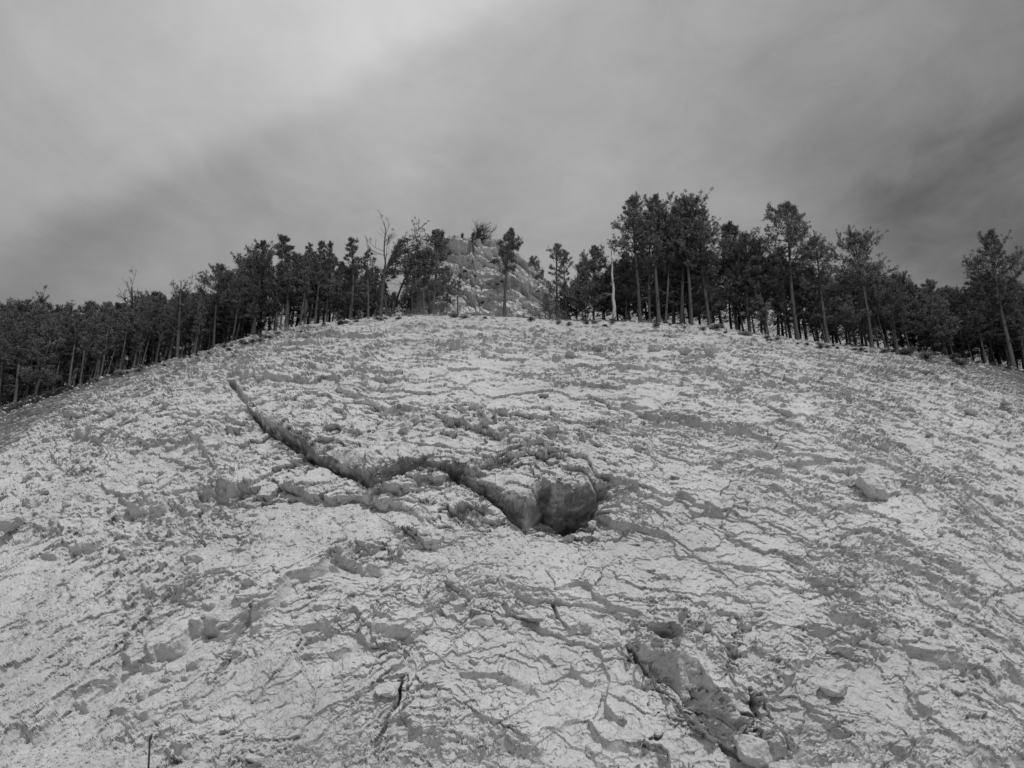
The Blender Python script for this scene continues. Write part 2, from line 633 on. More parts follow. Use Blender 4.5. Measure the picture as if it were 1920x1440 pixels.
def relief():
    global wx, wy, u, v, pxb, pyb, left_zone, fold, A, B, H, rough, depthv, lam, rub, smooth_m, dn, Hbig, jit, jit2, fade, lowb, hh, m, lim, d1, d2, bx, by, r1, r2, r3, edgec, rad, dome, r, DUST
    # --- domain warp and bedding
    wx = 0.45 * fbm(X / 2.6, Sf / 2.6, 3, 1) + 0.16 * fbm(X / 0.5, Sf / 0.5, 3, 5) + 0.05 * fbm(X / 0.13, Sf / 0.13, 2, 7)
    wy = 0.45 * fbm(X / 2.6, Sf / 2.6, 3, 2) + 0.16 * fbm(X / 0.5, Sf / 0.5, 3, 6) + 0.05 * fbm(X / 0.13, Sf / 0.13, 2, 8)
    u, v = X + wx, Sf + wy
    pxb, pyb, _ = project(X, Y0, Z0)
    left_zone = (pyb > 1010 + 0.10 * (pxb - 300) + 60 * fbm(X / 3, Sf / 3, 3, 9)) & (pxb < 760 + 120 * fbm(X / 2, Sf / 2, 3, 8))
    # bedding: one gentle fold, dipping away on both sides; the lower left stands steeper
    fold = np.where(left_zone, -0.55 * X, 0.16 * X + 0.010 * X * np.abs(X)).astype(np.float32)
    A = u + np.where(left_zone, 0.15 * v, 0.0)
    B = v + fold + 0.5 * fbm(X / 5, Sf / 5, 2, 4)

    H = 0.55 * fbm(X / 7.0, Sf / 6.0, 3, 20) + 0.22 * fbm(u / 2.0, v / 1.4, 3, 21)
    rough = (0.50 + 0.70 * sstep(fbm(X / 3.2, Sf / 2.2, 4, 30), -0.22, 0.25)) * np.where(left_zone, 0.8, 1.0)
    depthv = Y0 * CP + (Z0 - CAMZ) * SP
    A2, B2 = u + 0.25 * v, v - 0.25 * u + 0.25 * fold
    for k, (sc, amp, seed) in enumerate(((2.1, 0.05, 41), (0.95, 0.07, 42), (0.46, 0.15, 43), (0.24, 0.26, 44), (0.125, 0.33, 45), (0.065, 0.30, 46))):
        if sc <= 0.1:
            lim = (1 - sstep(depthv, 17, 27)).astype(np.float32)
        else:
            lim = 1.0
        if sc < 0.3:
            pass
        if 0.1 < sc < 0.6:
            lim = lim * (1 + 0.55 * sstep(q, 1.35, 1.75)).astype(np.float32)
        m = 0.45 + 0.85 * sstep(fbm(X / (sc * 4), Sf / (sc * 3), 2, 50 + k), -0.25, 0.25)
        d1, d2, bx, by, r1, r2, r3 = voro(A / (sc * 1.4), B / sc, seed) if sc > 0.3 else voro(A2 / (sc * 1.2), B2 / sc, seed)
        hh = (r1 - 0.5) * 1.6 + bx * (r2 - 0.5) * 1.7 + by * ((r3 - 0.5) * 2.0 - 0.60)
        edgec = 1 - sstep(d2 - d1, 0.0, 0.13)
        hh = hh - edgec * 0.25 * (r2 > 0.5)
        H = H + sc * amp * hh * m * rough * lim
    # broad plates and steps of bedrock
    for sc, am, sd in ((3.4, 0.036, 47), (1.5, 0.058, 48)):
        d1, d2, bx, by, r1, r2, r3 = voro(A / (sc * 1.5) + 0.15 * gnoise(X / .5, Sf / .5, sd), B / sc + 0.15 * gnoise(X / .5, Sf / .5, sd + 3), sd)
        H = H + sc * am * ((r1 - .5) * 2.2 + bx * (r2 - .5) * 1.8 - by * (0.2 + r3))
    # lamination: thin beds standing proud
    lam = gnoise(A / 0.8, B / 0.14, 61) + 0.6 * gnoise(A / 0.4, B / 0.07, 62)
    H = H + 0.008 * lam * (0.4 + 0.9 * sstep(fbm(X / 3, Sf / 2.5, 2, 63), -0.1, 0.3)) * np.where(left_zone, 1.4, 1.0)
    # rubble: half buried stones, more of them towards the brow
    rub = sstep(q, 1.45, 1.85) * (1 - 0.8 * sstep(q, 1.9, 1.98)) * 0.8 + 0.35 * sstep(fbm(X / 5, Sf / 4, 3, 70), 0.0, 0.4)
    for sc, seed in ((0.42, 71), (0.22, 72)):
        d1, d2, bx, by, r1, r2, r3 = voro(u / (sc * 1.2), v / sc, seed)
        rad = 0.16 + 0.34 * r3
        dome = np.clip((rad - np.maximum(np.abs(bx), np.abs(by)) * 0.9 - 0.25 * d1) * 2.2, 0, rad * 0.75) * (1 + (r2 - 0.5) * bx * 4 - 1.6 * by) * (r1 < np.clip(rub, 0, 0.8))
        H = H + dome * sc * (1.15 - 0.5 * sstep(q, 1.5, 1.8))
    H = H + (0.06 + 0.05 * sstep(q, 1.35, 1.7)) * fbm(u / 0.32, v / 0.22, 4, 79, 0.62) * rough

    H = H * (1 - 0.28 * sstep(q, 1.45, 1.8))
    # --- dust fans and scree: smoother patches  (photo px centre, radii, strength)
    DUST = [(610, 1000, 130, 45, .8), (470, 1045, 150, 28, .7), (1000, 1060, 190, 38, .75), (980, 1035, 90, 20, .7),
            (120, 1425, 190, 28, .8), (1000, 1432, 170, 14, .7), (1850, 1340, 120, 60, .45), (1280, 1300, 70, 70, .7), (1300, 1040, 130, 60, .35),
            (800, 600, 420, 20, .35), (1500, 650, 330, 30, .3), (1500, 1330, 220, 90, .35), (600, 780, 140, 40, .35),
            (900, 730, 200, 60, .3), (60, 1160, 160, 110, .5), (1130, 1330, 160, 110, .3), (1300, 1390, 120, 60, .3)]
    smooth_m = np.zeros_like(H)
    dn = 0.35 * fbm(X / 1.2, Sf / 1.2, 3, 90)
    for cx_, cy_, rx, ry, a_ in DUST:
        r = np.sqrt(((pxb - cx_) / rx) ** 2 + ((pyb - cy_) / ry) ** 2) + dn
        smooth_m = np.maximum(smooth_m, 0.95 * a_ * (1 - sstep(r, 0.7, 1.25)))
    Hbig = 0.55 * fbm(X / 7.0, Sf / 6.0, 3, 20) + 0.15 * fbm(u / 2.0, v / 1.4, 3, 21)
    H = H * (1 - smooth_m) + Hbig * smooth_m

    # --- ledges, caves and scars that the photograph shows
    jit = 0.07 * fbm(X / 0.4, Sf / 1.0, 3, 95)
    jit2 = 0.030 * fbm(X / 0.16, Sf / 0.5, 3, 96)





    damp([(480, 800), (567, 835), (650, 885), (735, 895), (820, 880)], 0.4, 0.45)
    damp([(930, 950), (990, 965), (1050, 960), (1110, 955)], 0.4, 0.6)
    # the great overhang, running on into the cave
    stack([
        ([(452, 742, .15), (479, 769, .5), (537, 786, .75), (575, 800, .85), (597, 838, .8), (625, 836, .85), (660, 852, .95), (692, 861, 1.0), (729, 845, 1.0),
          (758, 842, .95), (800, 852, .85), (837, 868, .7), (850, 888, .6), (880, 905, .6), (910, 925, .65), (935, 937, .75), (948, 924, .9), (966, 916, 1.05), (988, 924, 1.15), (1012, 912, 1.05),
          (1040, 918, 1.1), (1070, 910, 1.0), (1090, 916, .9), (1108, 919, .7), (1120, 934, .4)], .5),
        ([(452, 746, .1), (479, 777, .3), (537, 814, .55), (575, 832, .55), (597, 855, .45), (625, 864, .5), (660, 886, .5), (692, 898, .5), (729, 892, .6),
          (758, 884, .6), (800, 882, .45), (842, 899, .4), (875, 920, .3), (905, 938, .3), (935, 956, .3), (960, 966, .45), (985, 972, .55), (1000, 960, .3), (1018, 947, .0), (1034, 958, .1),
          (1050, 960, -.1), (1080, 952, -.1), (1100, 947, -.2), (1118, 940, 0)], 0),
        ([(452, 750, -.1), (479, 784, -.2), (500, 812, -.3), (537, 834, -.4), (567, 850, -.45), (596, 869, -.5), (633, 889, -.55), (667, 909, -.7), (700, 920, -.75), (733, 917, -.75),
          (758, 907, -.6), (800, 896, -.5), (842, 911, -.4), (871, 933, -.45), (900, 950, -.5), (937, 973, -.7), (965, 994, -1.0), (985, 998, -1.2),
          (1020, 994, -1.2), (1045, 984, -1.4), (1070, 990, -1.4), (1098, 982, -1.5), (1116, 955, -.6)], -.7),
        ([(452, 756, 0), (479, 790, .05), (537, 841, .1), (596, 876, .1), (667, 917, .05), (695, 936, -.15), (720, 946, -.1), (745, 930, 0), (800, 904, .15), (842, 918, .15),
          (900, 957, .15), (937, 984, .1), (971, 1016, 0), (985, 1026, -.15), (1025, 1027, -.2), (1067, 1018, -.15), (1104, 1002, -.1), (1118, 968, .05)], 0),
    ], 3.3, 1.2, 0.18, 1.0, 0.74, True)
    # ledges
    stack([([(885, 828, .1), (905, 838, .3), (940, 846, .35), (985, 848, .35), (1010, 850, .1), (1040, 856, .35), (1090, 856, .3), (1115, 862, .1)], .3),
           ([(885, 832, -.02), (910, 850, -.15), (950, 868, -.2), (985, 873, -.2), (1010, 868, -.05), (1040, 871, -.15), (1090, 871, -.1), (1115, 868, 0)], -.15)], 1.0, .4, 0.35, 1.0, 0.42)
    stack([([(628, 727), (655, 731), (682, 737)], .3), ([(628, 738), (655, 745), (682, 744)], -.3)], .6, .2, .15)
    stack([([(672, 766), (720, 773), (745, 783), (785, 797)], .3), ([(672, 776), (720, 788), (745, 797), (785, 806)], -.15)], .8, .3, .2)
    stack([([(640, 1052), (670, 1055), (692, 1060), (705, 1070), (722, 1076)], .22), ([(640, 1062), (670, 1078), (692, 1092), (705, 1095), (722, 1096)], -.28)], .5, .25, .12)
    stack([([(610, 1064), (640, 1070)], .15), ([(610, 1078), (640, 1082)], -.12)], .4, .2, .1)
    stack([([(713, 1183), (750, 1186), (775, 1192)], .2), ([(713, 1196), (750, 1212), (775, 1216)], -.25)], .4, .15, .1)
    stack([([(1172, 1205, .05), (1198, 1222, .2), (1240, 1232, .3), (1275, 1230, .35), (1300, 1242, .4), (1325, 1276, .4), (1360, 1316, .4), (1392, 1338, .4), (1402, 1356, .1)], .2),
           ([(1172, 1216, -.05), (1198, 1252, -.3), (1232, 1290, -.45), (1258, 1303, -.5), (1271, 1340, -.5), (1313, 1378, -.5), (1348, 1408, -.45), (1382, 1438, -.3), (1402, 1450, -.1)], -.35)],
          .9, .12, .08, 1.0, 0.9)
    stack([([(1180, 1160), (1230, 1170), (1280, 1176), (1335, 1186)], .12), ([(1180, 1176), (1230, 1206), (1280, 1204), (1335, 1198)], -.16)], .5, .3, .15)
    stack([([(1462, 1352), (1500, 1360), (1555, 1366), (1588, 1378)], .16), ([(1462, 1378), (1500, 1402), (1540, 1400), (1588, 1392)], -.2)], .5, .15, .1)
    stack([([(1560, 1378), (1590, 1396), (1612, 1415)], .1), ([(1560, 1408), (1590, 1428), (1612, 1445)], -.2)], .3, .1, .06)
    stack([([(1335, 1153), (1380, 1156), (1428, 1154)], .1), ([(1335, 1158), (1385, 1173), (1428, 1160)], -.12)], .3, .25, .1)
    stack([([(1705, 868), (1755, 884), (1790, 908), (1820, 942), (1842, 982), (1878, 1010), (1925, 1018)], .16),
           ([(1705, 872), (1755, 893), (1790, 918), (1820, 953), (1842, 994), (1878, 1024), (1925, 1030)], -.22)], .8, .12, .2)
    stack([([(1555, 874), (1585, 880), (1622, 876)], .2), ([(1555, 884), (1590, 892), (1622, 886)], -.2)], .5, .2, .15)
    stack([([(1380, 842), (1420, 842), (1450, 850)], .25), ([(1380, 852), (1420, 857), (1450, 860)], -.2)], .6, .25, .2)
    stack([([(222, 928), (250, 942), (285, 934), (330, 928), (362, 914), (420, 911), (462, 909)], .26),
           ([(222, 936), (250, 966), (285, 966), (330, 964), (362, 944), (420, 927), (462, 926)], -.12)], .9, .35, .25)
    stack([([(118, 926), (150, 921), (178, 932)], .2), ([(118, 938), (150, 941), (178, 940)], -.1)], .6, .2, .15)
    stack([([(345, 1041), (362, 1038), (380, 1044)], .15), ([(345, 1048), (362, 1053), (380, 1052)], -.15)], .4, .15, .1)
    stack([([(70, 1031), (88, 1034), (104, 1038)], .15), ([(70, 1037), (88, 1045), (104, 1046)], -.15)], .4, .15, .1)
    stack([([(708, 956, .15), (725, 955, .3), (742, 960, .3), (772, 972, .2)], .3), ([(708, 968, -.2), (725, 976, -.25), (742, 978, -.2), (772, 986, -.1)], -.25)], .9, .3, .12)
    stack([([(1140, 755), (1165, 752), (1185, 757)], .15), ([(1140, 763), (1165, 764), (1185, 763)], -.15)], .5, .2, .15)
    stack([([(1470, 855), (1500, 865), (1545, 862)], .2), ([(1470, 862), (1500, 874), (1545, 872)], -.12)], .6, .25, .2)
    stack([([(995, 1126), (1080, 1134), (1150, 1146), (1190, 1160)], .14), ([(995, 1131), (1080, 1141), (1150, 1156), (1190, 1168)], -.12)], .5, .2, .2)
    stack([([(560, 1226), (610, 1222), (650, 1212)], .12), ([(560, 1236), (610, 1236), (650, 1222)], -.1)], .4, .2, .15)
    stack([([(1060, 1195), (1085, 1176), (1105, 1180)], .15), ([(1060, 1200), (1085, 1198), (1105, 1196)], -.2)], .3, .2, .08)
    stack([([(862, 1265), (940, 1262), (990, 1284), (1010, 1300)], .16), ([(862, 1272), (940, 1280), (990, 1304), (1010, 1312)], -.08)], .4, .2, .12)



    bump(835, 962, 2.3, 1.7, .7)
    bump(878, 992, .35, .35, -.35, 4)
    bump(1243, 1196, .24, .16, -.45, 4)
    bump(1258, 1205, .14, .12, -.35, 4)
    bump(640, 790, 3.6, 2.0, .55)
    bump(980, 830, 3.6, 2.4, .60)
    bump(560, 760, 1.5, 1.0, .25)
    bump(1124, 938, .16, .14, -.7, 4)
    bump(1420, 1400, .55, .35, .35, 4)
    bump(1530, 1230, 1.0, .5, .12)
    bump(1800, 1240, .9, .6, .16)
    bump(15, 985, .7, .45, .3, 4)



    # no flat roofs over small steps: rock breaks back at a slant
    kmax = (1.6 - 0.30 * sstep(q, 1.35, 1.7)) * (1 + 0.55 * fbm(X / 0.30, Sf / 0.12, 3, 106))
    kmax = kmax * (1 + 0.45 * ((pxb > 440) & (pxb < 1140) & (pyb > 740) & (pyb < 1040)) + 1.3 * sstep(pxb, 925, 965) * (1 - sstep(pxb, 1125, 1150)) * (pyb > 860) * (pyb < 1045))
    ds_ = np.abs(np.diff(Sf, axis=0))
    kd = (kmax[:-1] * ds_).astype(H.dtype)
    for i in range(H.shape[0] - 2, -1, -1):
        up = H[i + 1]
        sm = up.copy()
        sm[2:-2] = 0.26 * (up[1:-3] + up[3:-1]) + 0.14 * (up[:-4] + up[4:]) + 0.20 * up[2:-2]
        np.maximum(H[i], sm - kd[i], out=H[i])
    wo_ = sstep(np.abs(XI_), 1.50, 1.58)
    H = H * (1 - wo_) + Hbig * wo_
    # the dark joints at the foot of the overhang, the cave itself and the notch above the scar
    bump(1078, 972, .42, .26, -1.0, 4)
    bump(1040, 990, .40, .16, -.6, 4)
    bump(716, 926, .34, .16, -.5, 4)
    bump(1243, 1196, .24, .15, -.55, 4)
    crack([(479, 786), (500, 813), (537, 836), (567, 852), (596, 871), (633, 890), (667, 911), (700, 922), (733, 918), (758, 908), (800, 897), (842, 912)], .045, .35)
    crack([(842, 912), (871, 934), (900, 952), (937, 976), (965, 996), (990, 1002), (1040, 994), (1100, 985), (1116, 955)], .05, .4)
    crack([(1180, 1225), (1198, 1254), (1232, 1292), (1262, 1312), (1275, 1345), (1313, 1380), (1348, 1410), (1382, 1440)], .04, .3)
    crack([(1300, 1330), (1340, 1345), (1372, 1378), (1400, 1384)], .03, .2)
    crack([(751, 1282), (747, 1310), (738, 1334)], .035, .45)
    crack([(738, 1334), (722, 1362), (704, 1386)], .025, .2)
    crack([(430, 712), (447, 735), (470, 756)], .14, .5)
    crack([(1885, 1203), (1897, 1226), (1922, 1248)], .05, .35)
    crack([(480, 1150), (470, 1165), (440, 1200), (425, 1240), (405, 1262)], .05, .18)
    crack([(385, 1190), (435, 1182), (460, 1165)], .05, .12)
    crack([(1545, 1228), (1575, 1240), (1600, 1248)], .02, .12)
    pass
    pass
    crack([(1035, 1140), (1045, 1165), (1060, 1185)], .03, .2)
    crack([(1245, 760), (1215, 850), (1240, 900)], .05, .1)
    crack([(1400, 1300), (1412, 1340), (1440, 1385), (1470, 1420)], .035, .16)
    crack([(1425, 1310), (1440, 1350), (1462, 1385)], .022, .10)
    crack([(1470, 812), (1460, 832), (1452, 842)], .03, .15)
    crack([(1558, 955), (1572, 945), (1575, 960), (1565, 972)], .03, .12)

    # fade the relief out at the foot of the slope and on the wooded ground
    fade = sstep(q, 0.75, 1.03) * (1 - 0.55 * sstep(q, 1.86, 1.96)) * (1 - 0.5 * sstep(q, 1.97, 2.12))
    H = H * (0.10 + 0.90 * fade)
    H = H + (1 - fade) * 0.05 * fbm(X / 0.5, Sf / 0.5, 3, 98)
    # keep the big waves from moving the brow
    lowb = sstep(q, 1.75, 1.98)
    H = H - lowb * 0.5 * 0.55 * fbm(X / 7.0, Sf / 6.0, 3, 20)


# first pass on few columns: find where the sheet stands steep, then give those places more rows
sub = np.concatenate([np.arange(0, len(xi) - 1, 2), [len(xi) - 1]])
lay(np.repeat(rows[:, None], len(sub), 1), xi[sub])
relief()
H = np.clip(H, -2.6, 1.9)
ddy, ddz = disp_dir(q)
Yp, Zp = Y0 + ddy * H, Z0 + ddz * H
dp = np.maximum(Yp * CP + (Zp - CAMZ) * SP, 3)
seg = np.hypot(np.diff(Yp, axis=0), np.diff(Zp, axis=0)) / dp[1:]
segb = np.hypot(np.diff(Y0, axis=0), np.diff(Z0, axis=0)) / dp[1:]
facem = ((q[1:] > 1.0) & (q[1:] < 2.0))
ratio = np.clip(seg / np.maximum(segb, 1e-6), 0.3, 8)
rowlen = np.gradient(np.arange(len(rows)).astype(float))[1:, None]
wt_ = rowlen * (0.30 + 0.90 * np.where(facem, ratio, 0.6))
ker = np.hanning(27)[1:-1]
ker /= ker.sum()
wp = np.pad(wt_, ((0, 0), (12, 12)), mode='edge')
wt_ = sum(ker[k] * wp[:, k:k + wt_.shape[1]] for k in range(25))
cumw = np.concatenate([np.zeros((1, wt_.shape[1])), np.cumsum(wt_, 0)])
cumw /= cumw[-1:]
NR = 765
tgt = np.linspace(0, 1, NR)
qsub = np.stack([np.interp(tgt, cumw[:, j], rows) for j in range(cumw.shape[1])], 1)
qfull = np.empty((NR, len(xi)))
for i in range(NR):
    qfull[i] = np.interp(np.arange(len(xi)), sub, qsub[i])
lay(qfull, xi)
relief()
H = np.clip(H, -2.6, 1.9)
ddy, ddz = disp_dir(q)
Y = Y0 + ddy * H
Z = Z0 + ddz * H
# stretched places: even out sideways, so that the rock does not look combed
for _ in range(5):
    seg_ = np.hypot(np.gradient(Y, axis=0), np.gradient(Z, axis=0))
    lat_ = np.gradient(X, axis=1)
    ws_ = (0.4 + 0.45 * sstep(q, 1.2, 1.4)) * sstep(seg_ / np.maximum(lat_, 1e-4), 1.8, 3.6) * (q > 1) * (q < 2)
    for arr in (Y, Z):
        av = arr.copy()
        av[:, 1:-1] = (arr[:, :-2] + 2 * arr[:, 1:-1] + arr[:, 2:]) / 4
        arr += ws_ * (av - arr)
# second pass in true space, so that steep and overhung faces are broken too
steep = sstep(np.abs(np.gradient(H, axis=0)) / np.maximum(np.abs(np.gradient(Sf, axis=0)), 1e-4), 0.9, 2.2) * fade
ovh2 = 0.35 + 0.65 * (((pxb > 440) & (pxb < 1140) & (pyb > 700) & (pyb < 1060)) | ((pxb > 1160) & (pxb < 1420) & (pyb > 1160)))
for sc, am, sd in ((0.6, 0.22, 120), (0.25, 0.12, 121), (0.10, 0.05, 122)):
    n2_ = np.maximum(gnoise(X / sc, (Z - 0.8 * Y) / sc, sd), -0.15) - 0.8 * np.abs(gnoise(X / sc * 1.1 + 0.5 * Z / sc, (Y - 0.6 * Z + 0.3 * X) / sc, sd + 5))
    Y = Y - steep * ovh2 * am * n2_
    Z = Z + steep * ovh2 * am * 0.3 * n2_
for sc, am, sd in ((0.42, 0.55, 125), (0.19, 0.5, 126), (0.09, 0.4, 127)):
    a_, b_ = (X + 0.3 * Z) / (sc * 1.5), (Z - 0.7 * Y - 0.3 * X) / sc
    d1, d2, bx, by, r1, r2, r3 = voro(a_ + 0.2 * gnoise(a_ * 2, b_ * 2, sd), b_, sd)
    hh = (r1 - .5) * 1.2 + bx * (r2 - .5) * 1.4 - by * (.2 + .5 * r3)
    Y = Y - steep * ovh2 * sc * am * hh
fz = (1 - 0.6 * smooth_m) * fade
X = X + 0.035 * fz * fbm(X / 0.22, Sf / 0.22, 3, 97)
Z = Z + 0.030 * fz * fbm(X / 0.18, Sf / 0.18, 3, 98)

nr, nc = X.shape
idx = np.arange(nr * nc, dtype=np.int32).reshape(nr, nc)
faces = np.stack([idx[:-1, :-1], idx[:-1, 1:], idx[1:, 1:], idx[1:, :-1]], -1).ravel()
co = np.stack([X, Y, Z], -1).reshape(-1, 3)
me = mesh_np('rock_slope', co, faces, 4, M_ROCK, False)
dfo = 0.025 * sstep(np.abs(X), 7, 16)
duff = sstep(q, 1.87 - dfo, 1.945 - dfo * .6) * 0.75 + sstep(q, 2.0, 2.06) * 0.2
midc = np.exp(-((X - 2) / 9.0) ** 2)
duff = duff * (1 - 0.28 * midc) - (0.05 + 0.15 * sstep(-X, 8, 14)) * sstep(q, 2.06, 2.3)
HS = 0.74
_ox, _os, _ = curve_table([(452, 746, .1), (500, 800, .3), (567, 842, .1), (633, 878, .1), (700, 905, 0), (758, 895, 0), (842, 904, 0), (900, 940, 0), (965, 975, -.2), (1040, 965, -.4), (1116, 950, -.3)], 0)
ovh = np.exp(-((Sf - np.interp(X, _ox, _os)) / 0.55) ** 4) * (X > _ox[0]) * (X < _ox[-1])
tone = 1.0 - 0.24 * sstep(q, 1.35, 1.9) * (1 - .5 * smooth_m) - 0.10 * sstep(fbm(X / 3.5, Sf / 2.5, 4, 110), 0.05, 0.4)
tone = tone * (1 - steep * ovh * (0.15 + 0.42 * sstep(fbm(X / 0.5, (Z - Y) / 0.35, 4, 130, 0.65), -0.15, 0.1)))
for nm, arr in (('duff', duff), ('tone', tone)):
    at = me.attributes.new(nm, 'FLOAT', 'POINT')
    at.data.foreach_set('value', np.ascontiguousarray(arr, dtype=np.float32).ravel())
slope = link('rock_slope', me)
tag(slope, kind='structure')

# ground sheet to the horizon
gm, gn, gb = base_mat('gravelly_ground')
gg = gn.new('ShaderNodeNewGeometry')
gv = ramp2(gn, gn.noise(gg.outputs['Position'], 3.0, 8, 0.7), 0.3, 0.7, 0.22, 0.36)
gn.link(gv, gb.inputs['Base Color'])
gs = 1500.0
gme = mesh_np('ground', np.array([(-gs, -gs, -0.05), (gs, -gs, -0.05), (gs, gs, -0.05), (-gs, gs, -0.05)], dtype=np.float32),
              np.array([0, 1, 2, 3]), 4, gm)
tag(link('ground', gme), kind='structure')

# visible-surface lookup
PXv, PYv, DVv = project(X, Y, Z)
PXf, PYf, DVf = PXv.ravel(), PYv.ravel(), DVv.ravel()
COf = co
_order = np.argsort(PXf)
_pxs = PXf[_order]


def hit(px, py, r=3.5):
    a, b = np.searchsorted(_pxs, [px - r, px + r])
    ii = _order[a:b]
    ii = ii[np.abs(PYf[ii] - py) < r]
    if len(ii) == 0:
        return None
    j = ii[np.argmin(DVf[ii])]
    return Vector(COf[j].tolist()), float(DVf[j])

#@@PART2
# ------------------------------------------------------------------ rocky knoll above the brow
KNX, KNT = [], []
KN_Y0, KN_Y1 = 40.2, 46.6
for px, py in ((770, 600), (785, 560), (800, 520), (812, 488), (818, 468), (840, 462), (862, 456), (880, 462), (888, 450), (905, 447), (930, 452), (950, 455), (968, 478),
               (990, 500), (1012, 520), (1030, 545), (1042, 570), (1060, 592)):
    cx, cy = (px - 960) / F, (720 - py) / F
    d = KN_Y1 / (CP - cy * SP)
    KNX.append(cx * d)
    KNT.append(CAMZ + d * (SP + cy * CP))
nkx, nkw = 330, 300
kx = np.linspace(KNX[0] - 0.2, KNX[-1] + 0.2, nkx)
kw = np.linspace(0, 1.35, nkw)
KX_, KW_ = np.meshgrid(kx, kw)
gz0 = np.array([ground_z(x, KN_Y0) - 0.7 for x in kx])
top = np.maximum(np.interp(kx, KNX, KNT), gz0 + 0.2) + 0.25 * fbm(kx / 1.1, kx * 0, 3, 200) + 0.45 * (voro(kx / 0.8, kx * 0 + .3, 201)[4] - .5)
t_ = np.clip(KW_, 0, 1)
KZ = gz0 + (top - gz0) * (1 - (1 - t_) ** 1.35)
KY = KN_Y0 + (KN_Y1 - KN_Y0) * t_ ** 1.25
# the plan is rounded: ends curve back
side = np.abs((kx - (kx[0] + kx[-1]) / 2) / ((kx[-1] - kx[0]) / 2))
KY = KY + 2.2 * side ** 3 * (1 - t_)
bk = np.clip(KW_ - 1, 0, 1)
KY = KY + bk * 9
KZ = KZ - (bk / 0.35) ** 1.5 * (top - gz0) * 0.9
ks = KW_ * 7.5
kwx = KX_ + 0.35 * fbm(KX_ / 1.5, ks / 1.5, 3, 210)
kws = ks + 0.35 * fbm(KX_ / 1.5, ks / 1.5, 3, 211)
kb = kws + 0.40 * kwx
kh = 0.30 * fbm(KX_ / 2.2, ks / 2.0, 3, 212)
for sc, am, sd in ((1.9, 0.50, 213), (0.9, 0.46, 214), (0.42, 0.40, 215), (0.2, 0.34, 216), (0.11, 0.3, 217)):
    d1, d2, bx, by, r1, r2, r3 = voro(kwx / (sc * 1.35), kb / sc, sd)
    hh = (r1 - 0.5) * 1.4 + bx * (r2 - 0.5) * 1.3 + by * (-0.5 - r3)
    kh = kh + sc * am * 0.8 * ((r1 - 0.5) * 1.3 + hh * 0.55 - 0.55 * (1 - sstep(d2 - d1, 0, 0.14)))
# the jutting slab and its hollow, and two more ledges
def kledge(x0, x1, w0, w1, a, dn):
    global kh
    tt = np.clip((KX_ - x0) / (x1 - x0), 0, 1)
    lw = w0 + (w1 - w0) * tt + 0.02 * fbm(KX_ / 0.5, ks, 2, 220)
    inx = sstep(KX_, x0 - .15, x0 + .15) * (1 - sstep(KX_, x1 - .15, x1 + .15))
    d = (KW_ - lw) * 7.5
    kh = kh + inx * (np.where(d > 0, a * np.exp(-d / 0.5), -dn * np.exp(d / 0.7)))
kc = (KNX[0] + KNX[-1]) / 2
kledge(-3.9, -2.2, 0.60, 0.47, 0.7, 0.75)
kledge(-2.6, -0.9, 0.36, 0.30, 0.35, 0.5)
kledge(-3.0, -1.0, 0.76, 0.74, 0.35, 0.55)
kledge(0.6, 2.8, 0.40, 0.33, 0.35, 0.5)
kledge(-4.8, -3.6, 0.80, 0.70, 0.4, 0.7)
kf = 1 - 0.7 * np.clip(bk * 3, 0, 1)
kh = kh * 0.6
KY = KY - 0.85 * kh * kf + 0.10 * fbm(KX_ / .3, ks / .3, 3, 230)
KZ = KZ + 0.45 * kh * kf
for sc, am, sd in ((1.5, .34, 240), (0.7, .30, 241), (0.3, .26, 242), (0.14, .22, 243)):
    wz = KZ + 0.12 * fbm(KX_ / .5, KZ / .5, 2, sd)
    wxx = KX_ + 0.12 * fbm(KX_ / .5, KZ / .5, 2, sd + 9)
    d1, d2, bx, by, r1, r2, r3 = voro((wxx - .2 * wz) / (sc * 1.5), (wz + .42 * wxx) / sc, sd)
    hh = (r1 - .5) * 1.5 + bx * (r2 - .5) * 1.2 - by * (.2 + .5 * r3)
    KY = KY - sc * am * hh * kf
    KZ = KZ + sc * am * .25 * hh * kf
ix_ = np.arange(nkx * nkw, dtype=np.int32).reshape(nkw, nkx)
kfaces = np.stack([ix_[:-1, :-1], ix_[:-1, 1:], ix_[1:, 1:], ix_[1:, :-1]], -1).ravel()
kco = np.stack([KX_, KY, KZ], -1).reshape(-1, 3)
knoll = link('rock_outcrop', mesh_np('rock_outcrop', kco, kfaces, 4, M_KNOLL))
tag(knoll, 'tall craggy rock outcrop with jutting slabs standing on the brow among the pines', 'outcrop')
KPX, KPY, KD = project(kco[:, 0], kco[:, 1], kco[:, 2])


def khit(px, py, r=4):
    m = (np.abs(KPX - px) < r) & (np.abs(KPY - py) < r)
    ii = np.where(m)[0]
    if len(ii) == 0:
        return None
    j = ii[np.argmin(KD[ii])]
    return Vector(kco[j].tolist()), float(KD[j])


